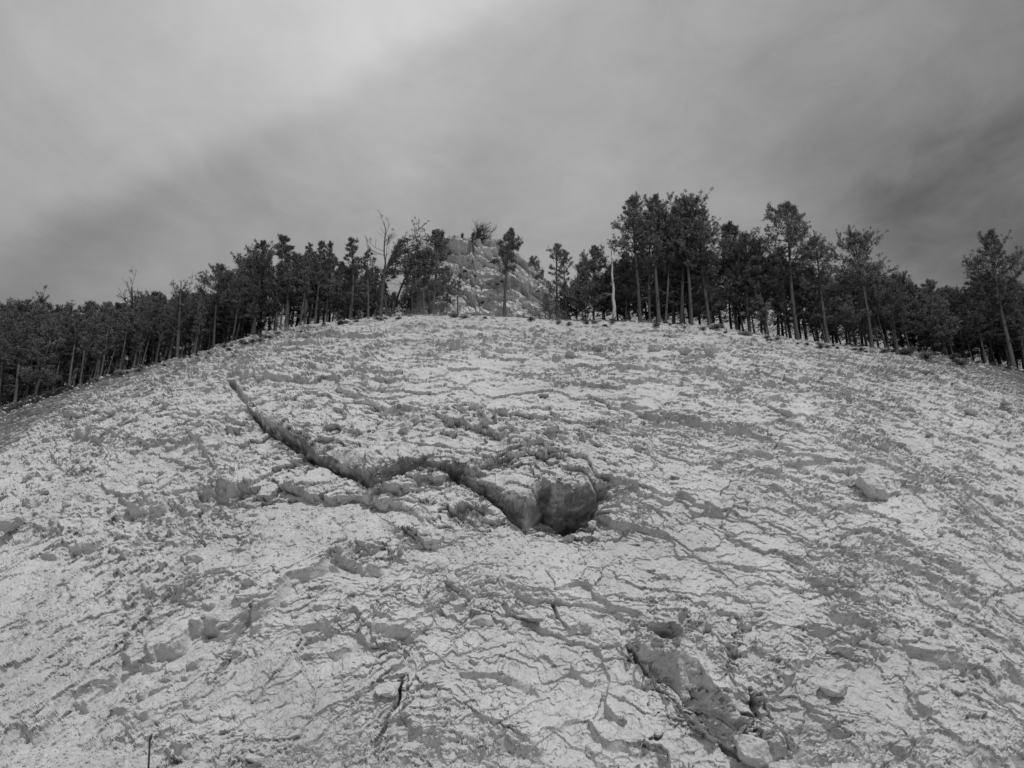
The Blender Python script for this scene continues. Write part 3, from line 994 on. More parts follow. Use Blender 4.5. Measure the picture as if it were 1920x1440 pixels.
# ------------------------------------------------------------------ stones
def stone_mesh(seed, sx, sy, sz, npts=26, rounded=0.0, detail=2):
    r = random.Random(seed)
    bm = bmesh.new()
    for i in range(npts):
        z = r.uniform(-1, 1)
        a = r.uniform(0, 2 * math.pi)
        k = math.sqrt(1 - z * z)
        p = Vector((k * math.cos(a), k * math.sin(a), z))
        m = max(abs(p.x), abs(p.y), abs(p.z))
        p = p.lerp(p / m, (1 - rounded) * 0.55) * r.uniform(0.82, 1.0)
        bm.verts.new((p.x * sx, p.y * sy, p.z * sz))
    res = bmesh.ops.convex_hull(bm, input=bm.verts)
    junk = [g for g in res['geom_interior'] if isinstance(g, bmesh.types.BMVert)]
    if junk:
        bmesh.ops.delete(bm, geom=junk, context='VERTS')
    bmesh.ops.bevel(bm, geom=bm.edges[:], offset=0.03 * min(sx, sy, sz) * (1 + 3 * rounded), segments=1, affect='EDGES', clamp_overlap=True)
    for _ in range(detail):
        bmesh.ops.triangulate(bm, faces=bm.faces[:])
        bmesh.ops.subdivide_edges(bm, edges=[e for e in bm.edges if e.calc_length() > 0.28 * min(sx, sy, sz)], cuts=1)
    for v_ in bm.verts:
        c = v_.co
        n_ = math.sin(c.x * 9 + seed) * math.sin(c.y * 11 + seed * 2) * math.sin(c.z * 10 + seed * 3)
        v_.co = c * (1 + 0.07 * n_ + 0.05 * math.sin(c.x * 23 + c.z * 17 + seed) * math.sin(c.y * 21 - c.z * 19) + r.uniform(-0.035, 0.035))
    me_ = bpy.data.meshes.new('stone')
    bm.to_mesh(me_)
    bm.free()
    me_.materials.append(M_STONE)
    return me_


def put_stone(name, me_, px, py, wpx, label, category, group=None, ratio=1.0, sink=0.25, rot=None, on=hit):
    h_ = on(px, py)
    if h_ is None:
        return None
    p, d = h_
    o = link(name, me_)
    half = wpx * d / F / 2
    o.scale = (half, half, half * ratio)
    o.location = p + Vector((0, 0.05, half * (1 - 2 * sink) * ratio * 0.6)) - Vector((0, half * 0.3, 0))
    o.rotation_euler = rot if rot else (random.uniform(-.4, .4), random.uniform(-.4, .4), random.uniform(0, 6.28))
    tag(o, label, category, group)
    return o


sm_round = [stone_mesh(900 + i, 1, .9, .8, 30, 0.9) for i in range(4)]
sm_block = [stone_mesh(920 + i, 1, .8, .62, 18, 0.15) for i in range(7)]
sm_slab = [stone_mesh(940 + i, 1, .75, .30, 16, 0.1) for i in range(4)]

put_stone('boulder', sm_round[0], 1331, 662, 33, 'pale rounded boulder, the higher and taller of two below the tall pines', 'boulder', ratio=1.15, sink=.0, rot=(.2, .3, .4))
put_stone('boulder', sm_round[1], 1281, 662, 30, 'pale rounded boulder beside a taller one below the tall pines', 'boulder', ratio=.8, sink=.0, rot=(.1, 0, 1.4))
put_stone('flat_stone', sm_slab[0], 1322, 648, 20, 'flat grey stone lying just above the tall rounded boulder', 'stone', rot=(.1, .1, .3))
put_stone('boulder', sm_block[0], 1070, 668, 26, 'grey angular boulder in the rubble below the dead white trunk', 'boulder')
put_stone('boulder', sm_block[1], 1120, 655, 26, 'grey pointed boulder in the rubble below the pine snag', 'boulder', ratio=.9)
put_stone('boulder', sm_block[2], 1224, 655, 30, 'dark grey boulder half buried above the pair of rounded boulders', 'boulder', ratio=.8)
put_stone('boulder', sm_round[2], 1636, 922, 74, 'large swollen boulder bulging from the rock face below a small ledge', 'boulder', ratio=.95, rot=(.5, .2, .5), sink=.35)
put_stone('boulder', sm_round[3], 1600, 905, 44, 'smaller lumpy boulder tucked against the large swollen boulder', 'boulder', ratio=.7, sink=.35)
put_stone('rock_block', sm_block[3], 1560, 1298, 66, 'square edged rock block jutting out and casting a sharp square shadow', 'rock', ratio=.75, rot=(.15, .1, .2), sink=.2)
put_stone('rock_block', sm_block[4], 1475, 775, 34, 'grey faceted block standing out of the upper slope below the dark pines', 'rock', ratio=.95)
put_stone('rock_block', sm_block[5], 1825, 775, 34, 'grey angular block near a smooth pale sheet of rock', 'rock')
put_stone('rock_block', sm_block[6], 1886, 757, 44, 'split grey block sitting on a smooth pale sheet of rock', 'rock', ratio=.8)
put_stone('upright_stone', sm_block[1], 581, 862, 22, 'pale upright stone standing on the lip below the long overhang', 'stone', ratio=1.6, rot=(.1, .25, .3), sink=.05)
put_stone('boulder', sm_round[1], 432, 668, 17, 'small rounded boulder lying alone near the wooded brow', 'boulder', ratio=.8)
put_stone('boulder', sm_round[0], 316, 726, 16, 'small boulder at the edge of a rock scar on the far slope', 'boulder')
put_stone('rock_block', sm_slab[1], 306, 760, 32, 'pale slanting slab leaning in the rubble below the dense pines', 'rock', ratio=1.4, rot=(.5, .4, .9))
put_stone('rock_block', sm_block[2], 205, 775, 30, 'grey wedge shaped block in the rubble of the far slope', 'rock')
put_stone('rock_block', sm_block[0], 145, 780, 32, 'long pale block in the rubble of the far slope', 'rock', ratio=.7)
put_stone('boulder', sm_round[2], 18, 985, 62, 'large arched boulder cut off by the edge of the picture', 'boulder', ratio=.75, sink=.4)
put_stone('boulder', sm_round[3], 1405, 1415, 92, 'large pale boulder wedged in the scar at the foot of the face', 'boulder', ratio=.85, sink=.42, rot=(.3, .3, .9))
put_stone('rock_block', sm_block[5], 725, 1296, 60, 'broken boulder beside the narrow black crack', 'rock', ratio=.75, sink=.4, rot=(.3, -.3, .5))
put_stone('flat_stone', sm_slab[2], 1000, 1160, 50, 'pale tilted slab above the middle of the lower face', 'stone', ratio=1.2, rot=(.5, .3, .2), sink=.4)
put_stone('flat_stone', sm_slab[3], 905, 1165, 52, 'pale lens shaped slab in the middle of the lower face', 'stone', ratio=1.2, rot=(.5, -.1, .1), sink=.4)
put_stone('boulder', sm_block[6], 478, 1430, 48, 'pale broken boulder at the foot of the face beside a spiky dark tuft', 'boulder', ratio=.7)
put_stone('boulder', sm_block[3], 1113, 985, 20, 'small pale stone standing at the rim of the cave', 'stone', ratio=1.5, rot=(0, .2, 0))
put_stone('boulder', sm_round[3], 1141, 925, 15, 'small rounded stone perched beside the cave roof', 'stone')
put_stone('boulder', sm_round[0], 1056, 577, 34, 'pale rounded boulder on the brow at the foot of the outcrop', 'boulder', ratio=.8)
put_stone('boulder', sm_round[1], 1082, 588, 26, 'low pale boulder on the brow beside dry grass', 'boulder', ratio=.6)
put_stone('flat_stone', sm_slab[0], 1252, 597, 16, 'flat white stone lying at the foot of the tall pine trunks', 'stone')
put_stone('flat_stone', sm_slab[1], 1336, 612, 20, 'flat pale stone at the edge of the needle litter below the tall pines', 'stone')
put_stone('flat_stone', sm_slab[2], 1634, 657, 15, 'flat white stone just below the leaning pine trunk', 'stone')
put_stone('boulder', sm_round[2], 648, 602, 14, 'pale low stone between the thin pine trunks on the brow', 'stone')

# scattered, individually placed stones
REG = [
    ((20, 420, 745, 960), 62, 'pale angular loose stone in the rubble slope below the dense far pines', 'loose stones below the dense far pines', 9, 24),
    ((430, 1080, 612, 730), 26, 'pale loose stone on the gentle upper slope below the outcrop', 'loose stones below the outcrop', 8, 15),
    ((1130, 1900, 625, 800), 58, 'pale loose stone on the gentle upper slope below the tall pines', 'loose stones below the tall pines', 8, 17),
    ((1180, 1900, 800, 1100), 44, 'pale loose stone lodged on the broad face beside the cave', 'stones lodged beside the cave', 9, 20),
    ((40, 700, 960, 1330), 34, 'pale broken stone lodged on the steep lower face with slanting beds', 'stones lodged on the slanting beds', 10, 24),
    ((700, 1150, 1060, 1400), 30, 'pale slabby stone lodged on the lower face beneath the cave', 'stones lodged beneath the cave', 11, 26),
    ((1200, 1900, 1110, 1400), 22, 'pale broken stone lodged on the smooth lower face near the long scar', 'stones lodged near the long scar', 10, 20),
    ((30, 300, 1400, 1438), 12, 'small stone lying on the gravel at the foot of the face', 'stones on the gravel', 8, 15),
]
rr = random.Random(5)
pool = sm_block + sm_slab + sm_round[:2]
for (x0, x1, y0, y1), cnt, lab, grp, s0, s1 in REG:
    for i in range(int(cnt * 0.6)):
        px, py = rr.uniform(x0, x1), rr.uniform(y0, y1)
        if 640 < py < 720 and px < 330:
            continue
        sz = (s0 + (s1 - s0) * rr.random() ** 2) * 0.85
        random.seed(int(px * 31 + py))
        put_stone('loose_stone', rr.choice(pool), px, py, sz * 1.15, lab, 'stone', grp, ratio=rr.uniform(.7, 1.1), sink=rr.uniform(.25, .5))

# small rubble, nobody could count it
ico = bmesh.new()
bmesh.ops.create_icosphere(ico, subdivisions=1, radius=1.0)
icv = np.array([v_.co[:] for v_ in ico.verts], dtype=np.float32)
icf = np.array([[v_.index for v_ in f.verts] for f in ico.faces], dtype=np.int32)
ico.free()
rg = np.random.default_rng(77)
Qf = q.ravel()
vis = (np.abs(xi[None, :]) < 1.15) & np.ones_like(H, bool)
wgt = ((0.15 + 0.9 * sstep(q, 1.45, 1.8)) * (1 - sstep(q, 1.97, 2.03)) + 0.25 * sstep(q, 1.97, 2.03) * (1 - sstep(q, 2.3, 2.6))
       + 1.6 * (smooth_m > .35) * (q > 1.0) * (q < 1.35)) * vis
wgt = wgt * (1 + 1.2 * fbm(X / 2.2, Sf / 1.6, 3, 140)).clip(0.1, 3)
wv = wgt.ravel().astype(np.float64)
NS = 9000
pick = rg.choice(len(wv), NS, p=wv / wv.sum())
szp = rg.uniform(1.6, 4.6, NS) * (rg.random(NS) ** 0.7)
szw = (szp + 0.7) * DVf[pick] / F
szw = np.minimum(szw, 0.16).astype(np.float32)
ang_ = rg.uniform(0, 6.28, NS).astype(np.float32)
ca_, sa_ = np.cos(ang_), np.sin(ang_)
asp = rg.uniform(0.45, 1.0, (NS, 3)).astype(np.float32)
vv = icv[None] * asp[:, None] * (1 + 0.25 * rg.standard_normal((NS, 12, 1)).astype(np.float32)) * szw[:, None, None]
vx = vv[..., 0] * ca_[:, None] - vv[..., 1] * sa_[:, None]
vy = vv[..., 0] * sa_[:, None] + vv[..., 1] * ca_[:, None]
vz = vv[..., 2] * 0.7
rc = COf[pick]
rco = np.stack([vx + rc[:, 0:1], vy + rc[:, 1:2], vz + rc[:, 2:3] + szw[:, None] * 0.15], -1).reshape(-1, 3)
rfc = (icf[None] + (np.arange(NS, dtype=np.int32) * 12)[:, None, None]).ravel()
rub_o = link('rubble', mesh_np('rubble', rco, rfc, 3, M_STONE))
tag(rub_o, 'small broken pale stones strewn over the slope', 'rubble', kind='stuff')

# ------------------------------------------------------------------ trees
class MB:
    """collects tubes and blades"""
    def __init__(self):
        self.v, self.f = [], []

    def tube(self, pts, rads, sides=5, cap=True):
        base = len(self.v)
        n = len(pts)
        for i, p in enumerate(pts):
            a = pts[max(i - 1, 0)]
            b = pts[min(i + 1, n - 1)]
            t = (b - a)
            if t.length < 1e-6:
                t = Vector((0, 0, 1))
            t.normalize()
            e = t.cross(Vector((0.31, 0.17, 0.93)))
            if e.length < 1e-3:
                e = t.cross(Vector((1, 0, 0)))
            e.normalize()
            g_ = t.cross(e)
            for k in range(sides):
                an = 2 * math.pi * k / sides
                self.v.append(p + (e * math.cos(an) + g_ * math.sin(an)) * rads[i])
        for i in range(n - 1):
            for k in range(sides):
                a0 = base + i * sides + k
                a1 = base + i * sides + (k + 1) % sides
                self.f.append((a0, a1, a1 + sides, a0 + sides))
        if cap:
            self.f.append(tuple(base + (n - 1) * sides + k for k in range(sides)))

    def mesh(self, name, mat, smooth=True):
        me_ = bpy.data.meshes.new(name)
        me_.from_pydata([tuple(p) for p in self.v], [], self.f)
        me_.materials.append(mat)
        if smooth:
            me_.polygons.foreach_set('use_smooth', [True] * len(me_.polygons))
        me_.update()
        return me_


def tuft_mesh(name, pos, dirs, size, mat, blades=20, wid=0.085, spread=1.0, seed=0):
    """needle tufts: many thin pointed blades round each twig end"""
    r = np.random.default_rng(seed)
    P_ = np.array(pos, dtype=np.float32)
    Dn = np.array(dirs, dtype=np.float32)
    Sz = np.array(size, dtype=np.float32)
    n = len(P_)
    dv = r.standard_normal((n, blades, 3)).astype(np.float32)
    dv /= np.linalg.norm(dv, axis=2, keepdims=True)
    dv = dv * spread + Dn[:, None] * 0.55
    dv /= np.linalg.norm(dv, axis=2, keepdims=True)
    ln = Sz[:, None, None] * r.uniform(0.7, 1.1, (n, blades, 1)).astype(np.float32)
    sd = np.cross(dv, r.standard_normal((n, blades, 3)).astype(np.float32))
    sd /= np.linalg.norm(sd, axis=2, keepdims=True) + 1e-6
    root = P_[:, None] - Dn[:, None] * Sz[:, None, None] * r.uniform(0, 0.7, (n, blades, 1)).astype(np.float32)
    mid_ = root + dv * ln * 0.45
    a = root
    b = mid_ + sd * ln * wid
    c = root + dv * ln
    d = mid_ - sd * ln * wid
    vs = np.stack([a, b, c, d], 2).reshape(-1, 3)
    me_ = mesh_np(name, vs, np.arange(n * blades * 4, dtype=np.int32), 4, mat)
    at = me_.attributes.new('leaf', 'FLOAT', 'POINT')
    rv = np.repeat(np.repeat(r.random(n).astype(np.float32)[:, None], blades, 1).ravel(), 4)
    at.data.foreach_set('value', rv)
    return me_


def curve_pts(p0, d0, length, n, rise, r, wob=0.12):
    pts = [p0.copy()]
    d = d0.normalized()
    for i in range(n):
        d = (d + Vector((r.uniform(-wob, wob), r.uniform(-wob, wob), rise + r.uniform(-wob, wob) * .6))).normalized()
        pts.append(pts[-1] + d * (length / n))
    return pts


def make_pine(seed, Ht=9.0, cb=0.42, wid=0.15, nb=60, dens=1.0, tuft=0.21, bend=0.02, lean=(0, 0), shape='oval', trunk_r=None, dead=16,
              bark=M_BARK, sweep=None):
    """returns meshes (trunk, dead branches or None, crown wood, needles)"""
    r = random.Random(seed)
    tr = (trunk_r or Ht * 0.0145) * 0.80
    n = 12
    pts = []
    ph1, ph2 = r.uniform(0, 6), r.uniform(0, 6)
    for i in range(n + 1):
        t = i / n
        pts.append(Vector((Ht * (bend * math.sin(3.1 * t + ph1) - bend * math.sin(ph1) + lean[0] * t * t),
                           Ht * (bend * math.sin(2.7 * t + ph2) - bend * math.sin(ph2) + lean[1] * t * t), Ht * t * 0.985)))
    rad = [tr * (1.35 if i == 0 else 1.0) * (1 - 0.9 * (i / n) ** 1.1) + 0.012 for i in range(n + 1)]
    pts[0].z = -0.5
    tb = MB()
    tb.tube(pts, rad, 7)

    def at(t):
        x = min(max(t, 0), 0.999) * n
        i = int(x)
        return pts[i].lerp(pts[i + 1], x - i), rad[i] * (1 - x + i) + rad[i + 1] * (x - i)
    crown, pos, dirs, size = MB(), [], [], []
    for i in range(nb):
        t = cb + (1 - cb) * ((i + r.random()) / nb) ** 0.95
        f = (t - cb) / (1 - cb)
        if shape == 'oval':
            L = (0.55 + 0.75 * math.sin(math.pi * min(1, f * 0.9 + 0.1))) * (1 - 0.75 * f ** 3)
        elif shape == 'cone':
            L = 1.25 * (1 - f) ** 0.75 + 0.12
        elif shape == 'flat':
            L = 0.5 + 0.9 * f ** 0.8 * (1 - 0.4 * f ** 6)
        else:
            L = 0.75 + 0.25 * math.sin(f * 9 + ph1)
            L *= (1 - 0.6 * f ** 4)
        L *= Ht * wid * r.uniform(0.55, 1.25)
        az = i * 2.399 + r.uniform(-.6, .6)
        el = 0.05 + 0.75 * f + r.uniform(-.15, .2)
        d = Vector((math.cos(az) * math.cos(el), math.sin(az) * math.cos(el), math.sin(el)))
        if sweep:
            k = 0.75
            L *= 0.55 + 1.15 * max(0, d.dot(Vector(sweep).normalized()))
            d = (d + Vector(sweep) * k).normalized()
        p, rr_ = at(t)
        bp = curve_pts(p, d, L, 5, 0.10, r, 0.16)
        crown.tube(bp, [rr_ * 0.42 * (1 - 0.16 * j) for j in range(6)], 4)
        ntf = max(2, int(dens * 1.45 * (3 + 9 * L / (Ht * wid))))
        for _ in range(ntf):
            x = (0.25 + 0.75 * r.random() ** 0.75) * 5
            j = min(int(x), 4)
            bpnt = bp[j].lerp(bp[j + 1], x - j)
            dd = (bp[j + 1] - bp[j]).normalized()
            sdv = Vector((r.uniform(-1, 1), r.uniform(-1, 1), r.uniform(-.25, .9)))
            off = (sdv + dd * 0.8).normalized()
            tl = L * 0.30 * r.uniform(0.3, 1.1) + 0.05
            q_ = bpnt + off * tl
            if r.random() < 0.75:
                crown.tube([bpnt, bpnt.lerp(q_, .5) + Vector((0, 0, -.02)), q_], [0.016, 0.012, 0.008], 3, False)
            pos.append(q_)
            dirs.append((off + Vector((0, 0, 0.5))).normalized())
            size.append(tuft * 0.82 * r.uniform(0.7, 1.2))
        pos.append(bp[-1])
        dirs.append((bp[-1] - bp[-2]).normalized())
        size.append(tuft * r.uniform(.9, 1.2))
    for k in range(5):
        p, _ = at(0.93 + 0.07 * k / 4)
        pos.append(p + Vector((r.uniform(-.1, .1), r.uniform(-.1, .1), .08)))
        dirs.append(Vector((0, 0, 1)))
        size.append(tuft)
    db = MB()
    for i in range(dead):
        t = r.uniform(0.16, cb + 0.12)
        p, rr_ = at(t)
        az = r.uniform(0, 6.28)
        L = Ht * wid * r.uniform(.35, 1.1)
        d = Vector((math.cos(az), math.sin(az), r.uniform(-.1, .35)))
        bp = curve_pts(p, d, L, 5, -0.09, r, 0.22)
        db.tube(bp, [max(0.010, rr_ * 0.26 * (1 - 0.17 * j)) for j in range(6)], 3, False)
        for _ in range(3):
            j = r.randint(1, 4)
            b2 = curve_pts(bp[j], (bp[j + 1] - bp[j]).normalized() + Vector((r.uniform(-.8, .8), r.uniform(-.8, .8), r.uniform(-.6, .3))), L * .4, 3, -0.1, r, .25)
            db.tube(b2, [0.012, 0.010, 0.008, 0.006], 3, False)
    return dict(H=Ht, trunk=tb.mesh('trunk', bark), dead=db.mesh('dead_branches', M_DARKW if bark is not M_BARKP else M_DEAD) if dead else None,
                limbs=crown.mesh('limbs', bark), crown=tuft_mesh('crown', pos, dirs, size, M_NEEDLE, seed=seed))


def make_bare(seed, Ht, spread=0.5, n=26, mat=None, lean=(0, 0), tips=False, trunk_r=None, levels=3, up=0.12, drop=None):
    r = random.Random(seed)
    mat = mat or M_DEAD
    tr = trunk_r or Ht * 0.018
    nseg = 9
    pts = [Vector((lean[0] * Ht * (i / nseg) ** 1.5 + r.uniform(-.012, .012) * Ht, lean[1] * Ht * (i / nseg) ** 1.5, Ht * i / nseg)) for i in range(nseg + 1)]
    pts[0].z = -.4
    rad = [tr * (1 - .85 * i / nseg) + .008 for i in range(nseg + 1)]
    tb = MB()
    tb.tube(pts, rad, 7)
    br = MB()
    pos, dirs, size = [], [], []

    def grow(p, d, L, rd, lv):
        bp = curve_pts(p, d, L, 5, up, r, 0.2)
        br.tube(bp, [rd * (1 - .15 * j) for j in range(6)], 3, False)
        if lv <= 0:
            if tips and r.random() < tips:
                pos.append(bp[-1])
                dirs.append((bp[-1] - bp[-2]).normalized())
                size.append(0.12)
            return
        for _ in range(4):
            j = r.randint(1, 4)
            dd = (bp[j + 1] - bp[j]).normalized() + Vector((r.uniform(-.8, .8), r.uniform(-.8, .8), r.uniform(-.4, .6)))
            grow(bp[j], dd, L * r.uniform(.35, .6), rd * .55, lv - 1)
    for i in range(n):
        t = r.uniform(0.3, 0.98)
        x = t * nseg
        j = min(int(x), nseg - 1)
        p = pts[j].lerp(pts[j + 1], x - j)
        az = r.uniform(0, 6.28)
        d = Vector((math.cos(az), math.sin(az), r.uniform(.1, .8)))
        if drop:
            d = d + Vector(drop)
        grow(p, d, Ht * spread * r.uniform(.3, 1) * (1.1 - .6 * t), max(.012, rad[j] * .45), levels - 1)
    return dict(H=Ht, trunk=tb.mesh('trunk', mat), dead=None, limbs=br.mesh('limbs', mat),
                crown=tuft_mesh('crown', pos, dirs, size, M_NEEDLE, blades=12, seed=seed) if pos else None)


PROTO = {
    'tall': [make_pine(1, 9.5, .46, .15, 58, 1.0, .195), make_pine(2, 9.5, .42, .14, 60, .95, .19), make_pine(3, 9.0, .50, .16, 54, 1.05, .195),
             make_pine(4, 9.5, .44, .13, 56, .9, .19, bark=M_BARKP), make_pine(5, 8.5, .48, .17, 52, 1.05, .20, lean=(-.05, 0))],
    'dense': [make_pine(11, 6.5, .22, .19, 60, 1.25, .19, shape='cone'), make_pine(12, 6.5, .26, .20, 58, 1.3, .20), make_pine(13, 6.0, .20, .22, 60, 1.2, .19, shape='cone'),
              make_pine(14, 7.0, .30, .18, 60, 1.2, .19)],
    'slim': [make_pine(21, 8.0, .38, .085, 50, .85, .17, shape='col', dead=22), make_pine(22, 8.0, .50, .095, 44, .8, .17, shape='col', dead=26, bark=M_BARKP),
             make_pine(23, 7.5, .42, .10, 46, .8, .17, shape='oval', dead=24), make_pine(24, 8.5, .34, .08, 52, .8, .16, shape='col', dead=20)],
    'thin': [make_pine(31, 7.0, .55, .10, 26, .6, .17, shape='col', dead=30), make_pine(32, 7.0, .6, .11, 22, .65, .17, shape='oval', dead=30, bark=M_BARKP)],
    'twin': [make_pine(36, 6.0, .30, .13, 34, .55, .17, shape='col', dead=26)],
    'scrub': [make_bare(41, 5.0, .45, 22, M_BARK, tips=.30, levels=3), make_bare(42, 5.0, .38, 20, M_DARKW, tips=.18, levels=3)],
    'snag': [make_bare(51, 5.0, .16, 9, M_SNAG, levels=2, up=-.08, trunk_r=.11)],
    'wind': [make_pine(61, 7.0, .56, .27, 58, .85, .17, shape='flat', dead=16, sweep=(1.5, 0, .0), lean=(.06, 0), bark=M_BARK, trunk_r=.15)],
    'wind2': [make_pine(62, 6.0, .58, .25, 46, .75, .17, shape='flat', dead=10, sweep=(1.4, .1, -.05), lean=(.12, 0), bark=M_BARK, trunk_r=.11)],
    'lone': [make_pine(71, 6.0, .52, .10, 34, .9, .20, shape='oval', dead=12, lean=(.05, 0), bark=M_BARKP, trunk_r=.10)],
    'shrubby': [make_bare(81, 1.5, .85, 60, M_DARKW, levels=3, drop=(1.1, 0, .3), up=.08, trunk_r=.05)],
    'sapling': [make_bare(82, 1.3, .4, 14, M_DARKW, levels=3, tips=.3)],
    'limbed': [make_bare(83, 6.5, .34, 12, M_BARK, levels=3, up=.12, tips=.15, trunk_r=.07)],
}


def spawn(kind, variant, name, loc, scale, rotz, lean_x=0.0, label=None, cat='tree', group=None, sx=1.0):
    pr = PROTO[kind][variant % len(PROTO[kind])]
    root = link(name, None)
    root.empty_display_size = .3
    root.location = loc
    root.rotation_euler = (0, lean_x, rotz) if kind not in ('wind', 'wind2', 'shrubby', 'lone') else (0, lean_x, 0)
    if kind not in ('wind', 'wind2', 'shrubby', 'lone') and abs(lean_x) > 0:
        root.rotation_euler = (Matrix.Rotation(lean_x, 3, 'Y') @ Matrix.Rotation(rotz, 3, 'Z')).to_euler()
    root.scale = (scale * sx, scale * sx, scale)
    tag(root, label, cat, group)
    link('trunk', pr['trunk'], root)
    if pr['dead']:
        link('dead_branches', pr['dead'], root)
    if pr['crown']:
        c = link('crown', pr['crown'], root)
        link('limbs', pr['limbs'], c)
    else:
        link('limbs', pr['limbs'], root)
    return root


def pos_from_px(px, e):
    """ground point whose column shows at px, e metres beyond the brow"""
    Yg = BROW_Y + e
    Xg = 0.0
    for _ in range(6):
        zg = ground_z(Xg, Yg)
        Xg = (px - 960) / F * (Yg * CP + (zg - CAMZ) * SP)
    return Xg, Yg, zg


def z_at(py, Yg):
    cy = (720 - py) / F
    return CAMZ + Yg / (CP - cy * SP) * (SP + cy * CP)


def x_at(px, py, Yg):
    cy = (720 - py) / F
    return (px - 960) / F * Yg / (CP - cy * SP)


rt = random.Random(99)


def tree(kind, px, pytop, e=0.6, pxtop=None, variant=None, label=None, name='pine_tree', cat='tree', group=None, sx=1.0, base=None):
    if base is None:
        Xg, Yg, zg = pos_from_px(px, e)
    else:
        Xg, Yg, zg = base
    zt_ = z_at(pytop, Yg)
    Ht = max(zt_ - zg, 0.8)
    lean = rt.uniform(-.03, .03)
    if pxtop is not None:
        lean = math.atan2(x_at(pxtop, pytop, Yg) - Xg, Ht)
    v_ = variant if variant is not None else rt.randrange(8)
    pr = PROTO[kind][v_ % len(PROTO[kind])]
    return spawn(kind, v_, name, (Xg, Yg, zg - 0.05), Ht / pr['H'] / math.cos(lean), rt.uniform(0, 6.28), lean, label, cat, group, sx)


# --- trees one can pick out
T = tree
T('tall', 1200, 374, .4, 1197, 0, 'tall thick-trunked pine standing first in the tall group beside the bare snag')
T('tall', 1219, 392, 1.2, 1217, 3, 'slim pine second in the tall group behind the thick-trunked one', sx=.8)
T('tall', 1236, 365, .4, 1238, 1, 'tallest pine of the skyline, third trunk in the tall group')
T('tall', 1247, 396, .8, 1256, 3, 'slender pale trunk close beside the tallest pine', sx=.7)
T('slim', 1262, 440, 2.5, 1262, 0, 'short slim pine in the shade inside the tall group')
T('tall', 1278, 377, .6, 1273, 2, 'tall pine with dark trunk and crown of round needle tufts in the tall group')
T('tall', 1296, 379, .5, 1288, 4, 'tall pine with a pale lower trunk beside the dark-trunked one')
T('tall', 1332, 395, .6, 1322, 1, 'tall leaning pine with long bare limbs at the outer edge of the tall group')
T('dense', 1385, 418, 2.0, 1366, 0, 'broad bushy pine between the tall group and the big dark pine', sx=1.05)
T('tall', 1407, 432, 1.0, 1396, 2, 'stout pine with spreading crown beside the broad bushy pine')
T('slim', 1440, 452, .9, 1430, 2, 'narrow pine just before the big dark pine', sx=1.3)
T('tall', 1497, 387, .6, 1460, 0, 'big dark leaning pine with thick black trunk rising above its neighbours', sx=1.05)
T('tall', 1553, 440, .5, 1516, 3, 'leaning pine with pale lower trunk beyond the big dark pine')
T('tall', 1635, 443, .4, 1604, 4, 'leaning pine with forked open top above the low dark trees')
T('tall', 1902, 430, .4, 1868, 1, 'tall pine standing alone above the low trees at the edge of the wood')
T('limbed', 1862, 488, 3.0, 1832, 0, 'bare dead tree with upward twigs beside the lone tall pine', 'dead_tree')
T('twin', 1044, 450, 1.6, 1047, 0, 'slender open pine beside the outcrop, the taller of two')
T('twin', 1062, 464, 2.2, 1064, 0, 'slender open pine beside the outcrop, the shorter of two')
T('dense', 1112, 464, 2.5, 1117, 1, 'dark dense pine behind the bare white snag', sx=.85)
T('dense', 1092, 494, 2.0, 1094, 2, 'small dark pine next to the dense one behind the snag', sx=.8)
T('snag', 1152, 468, .5, 1147, 0, 'bare silvery dead trunk with broken drooping limbs', 'dead_tree')
T('dense', 1172, 470, 2.4, 1176, 3, 'bushy dark pine between the silvery snag and the tall group', sx=.8)
T('dense', 1008, 482, 7.5, 1004, 2, 'small pine peeping over the sloping shoulder of the outcrop', sx=.8)
T('lone', 945, 428, .5, 958, 0, 'lone thin pine standing in front of the rock outcrop')
T('wind', 714, 464, .5, 730, 0, 'gnarled windswept pine with crown streaming over the outcrop', sx=1.25)
T('wind2', 732, 482, 1.4, 752, 0, 'second windswept pine with curved trunk under the streaming crown', sx=1.2)
T('limbed', 722, 414, .9, 722, 0, 'bare branching top of a dead tree beside the windswept pine', 'dead_tree')
T('dense', 773, 478, .7, 774, 3, 'dark pine at the foot of the outcrop under the streaming crown', sx=.75)
T('slim', 811, 432, .5, 812, 2, 'narrow dark pine close against the flank of the outcrop', sx=1.2)
T('dense', 838, 500, .4, 839, 1, 'small dark pine before the outcrop slabs', sx=.6)
T('thin', 858, 512, .4, 862, 0, 'thin twiggy pine before the lower slabs of the outcrop', sx=.9)
T('slim', 796, 470, .6, 798, 1, 'slim pine just left of the narrow dark pine at the outcrop flank', sx=1.2)
T('dense', 1022, 548, .8, 1024, 3, 'low bushy pine at the lower corner of the outcrop', sx=.8)
T('thin', 655, 448, .5, 662, 0, 'thin pine with open tufted crown next to the windswept pine', sx=1.3)
T('thin', 690, 470, 1.2, 694, 1, 'thin twiggy pine between the windswept pine and the open tufted one', sx=1.1)
T('slim', 612, 458, .6, 618, 0, 'slim pine with tufted top, outermost of the straight slender row')
T('slim', 590, 452, .6, 597, 1, 'slim pine in the straight slender row with pale trunk')
T('slim', 571, 450, 1.0, 583, 3, 'slim tall pine second in the straight slender row')
T('slim', 535, 447, .6, 546, 0, 'bushy topped slim pine standing above the slender row', sx=1.5)
T('tall', 473, 455, .6, 487, 1, 'broad full crowned pine, tallest on the falling brow')
T('tall', 400, 492, .7, 418, 2, 'round topped pine below the broad full crowned pine', sx=.9)
T('scrub', 332, 526, .5, 340, 0, 'twiggy half bare tree with rounded thin crown')
T('scrub', 245, 540, 3.0, 250, 1, 'spindly dead topped tree poking above the low wood')
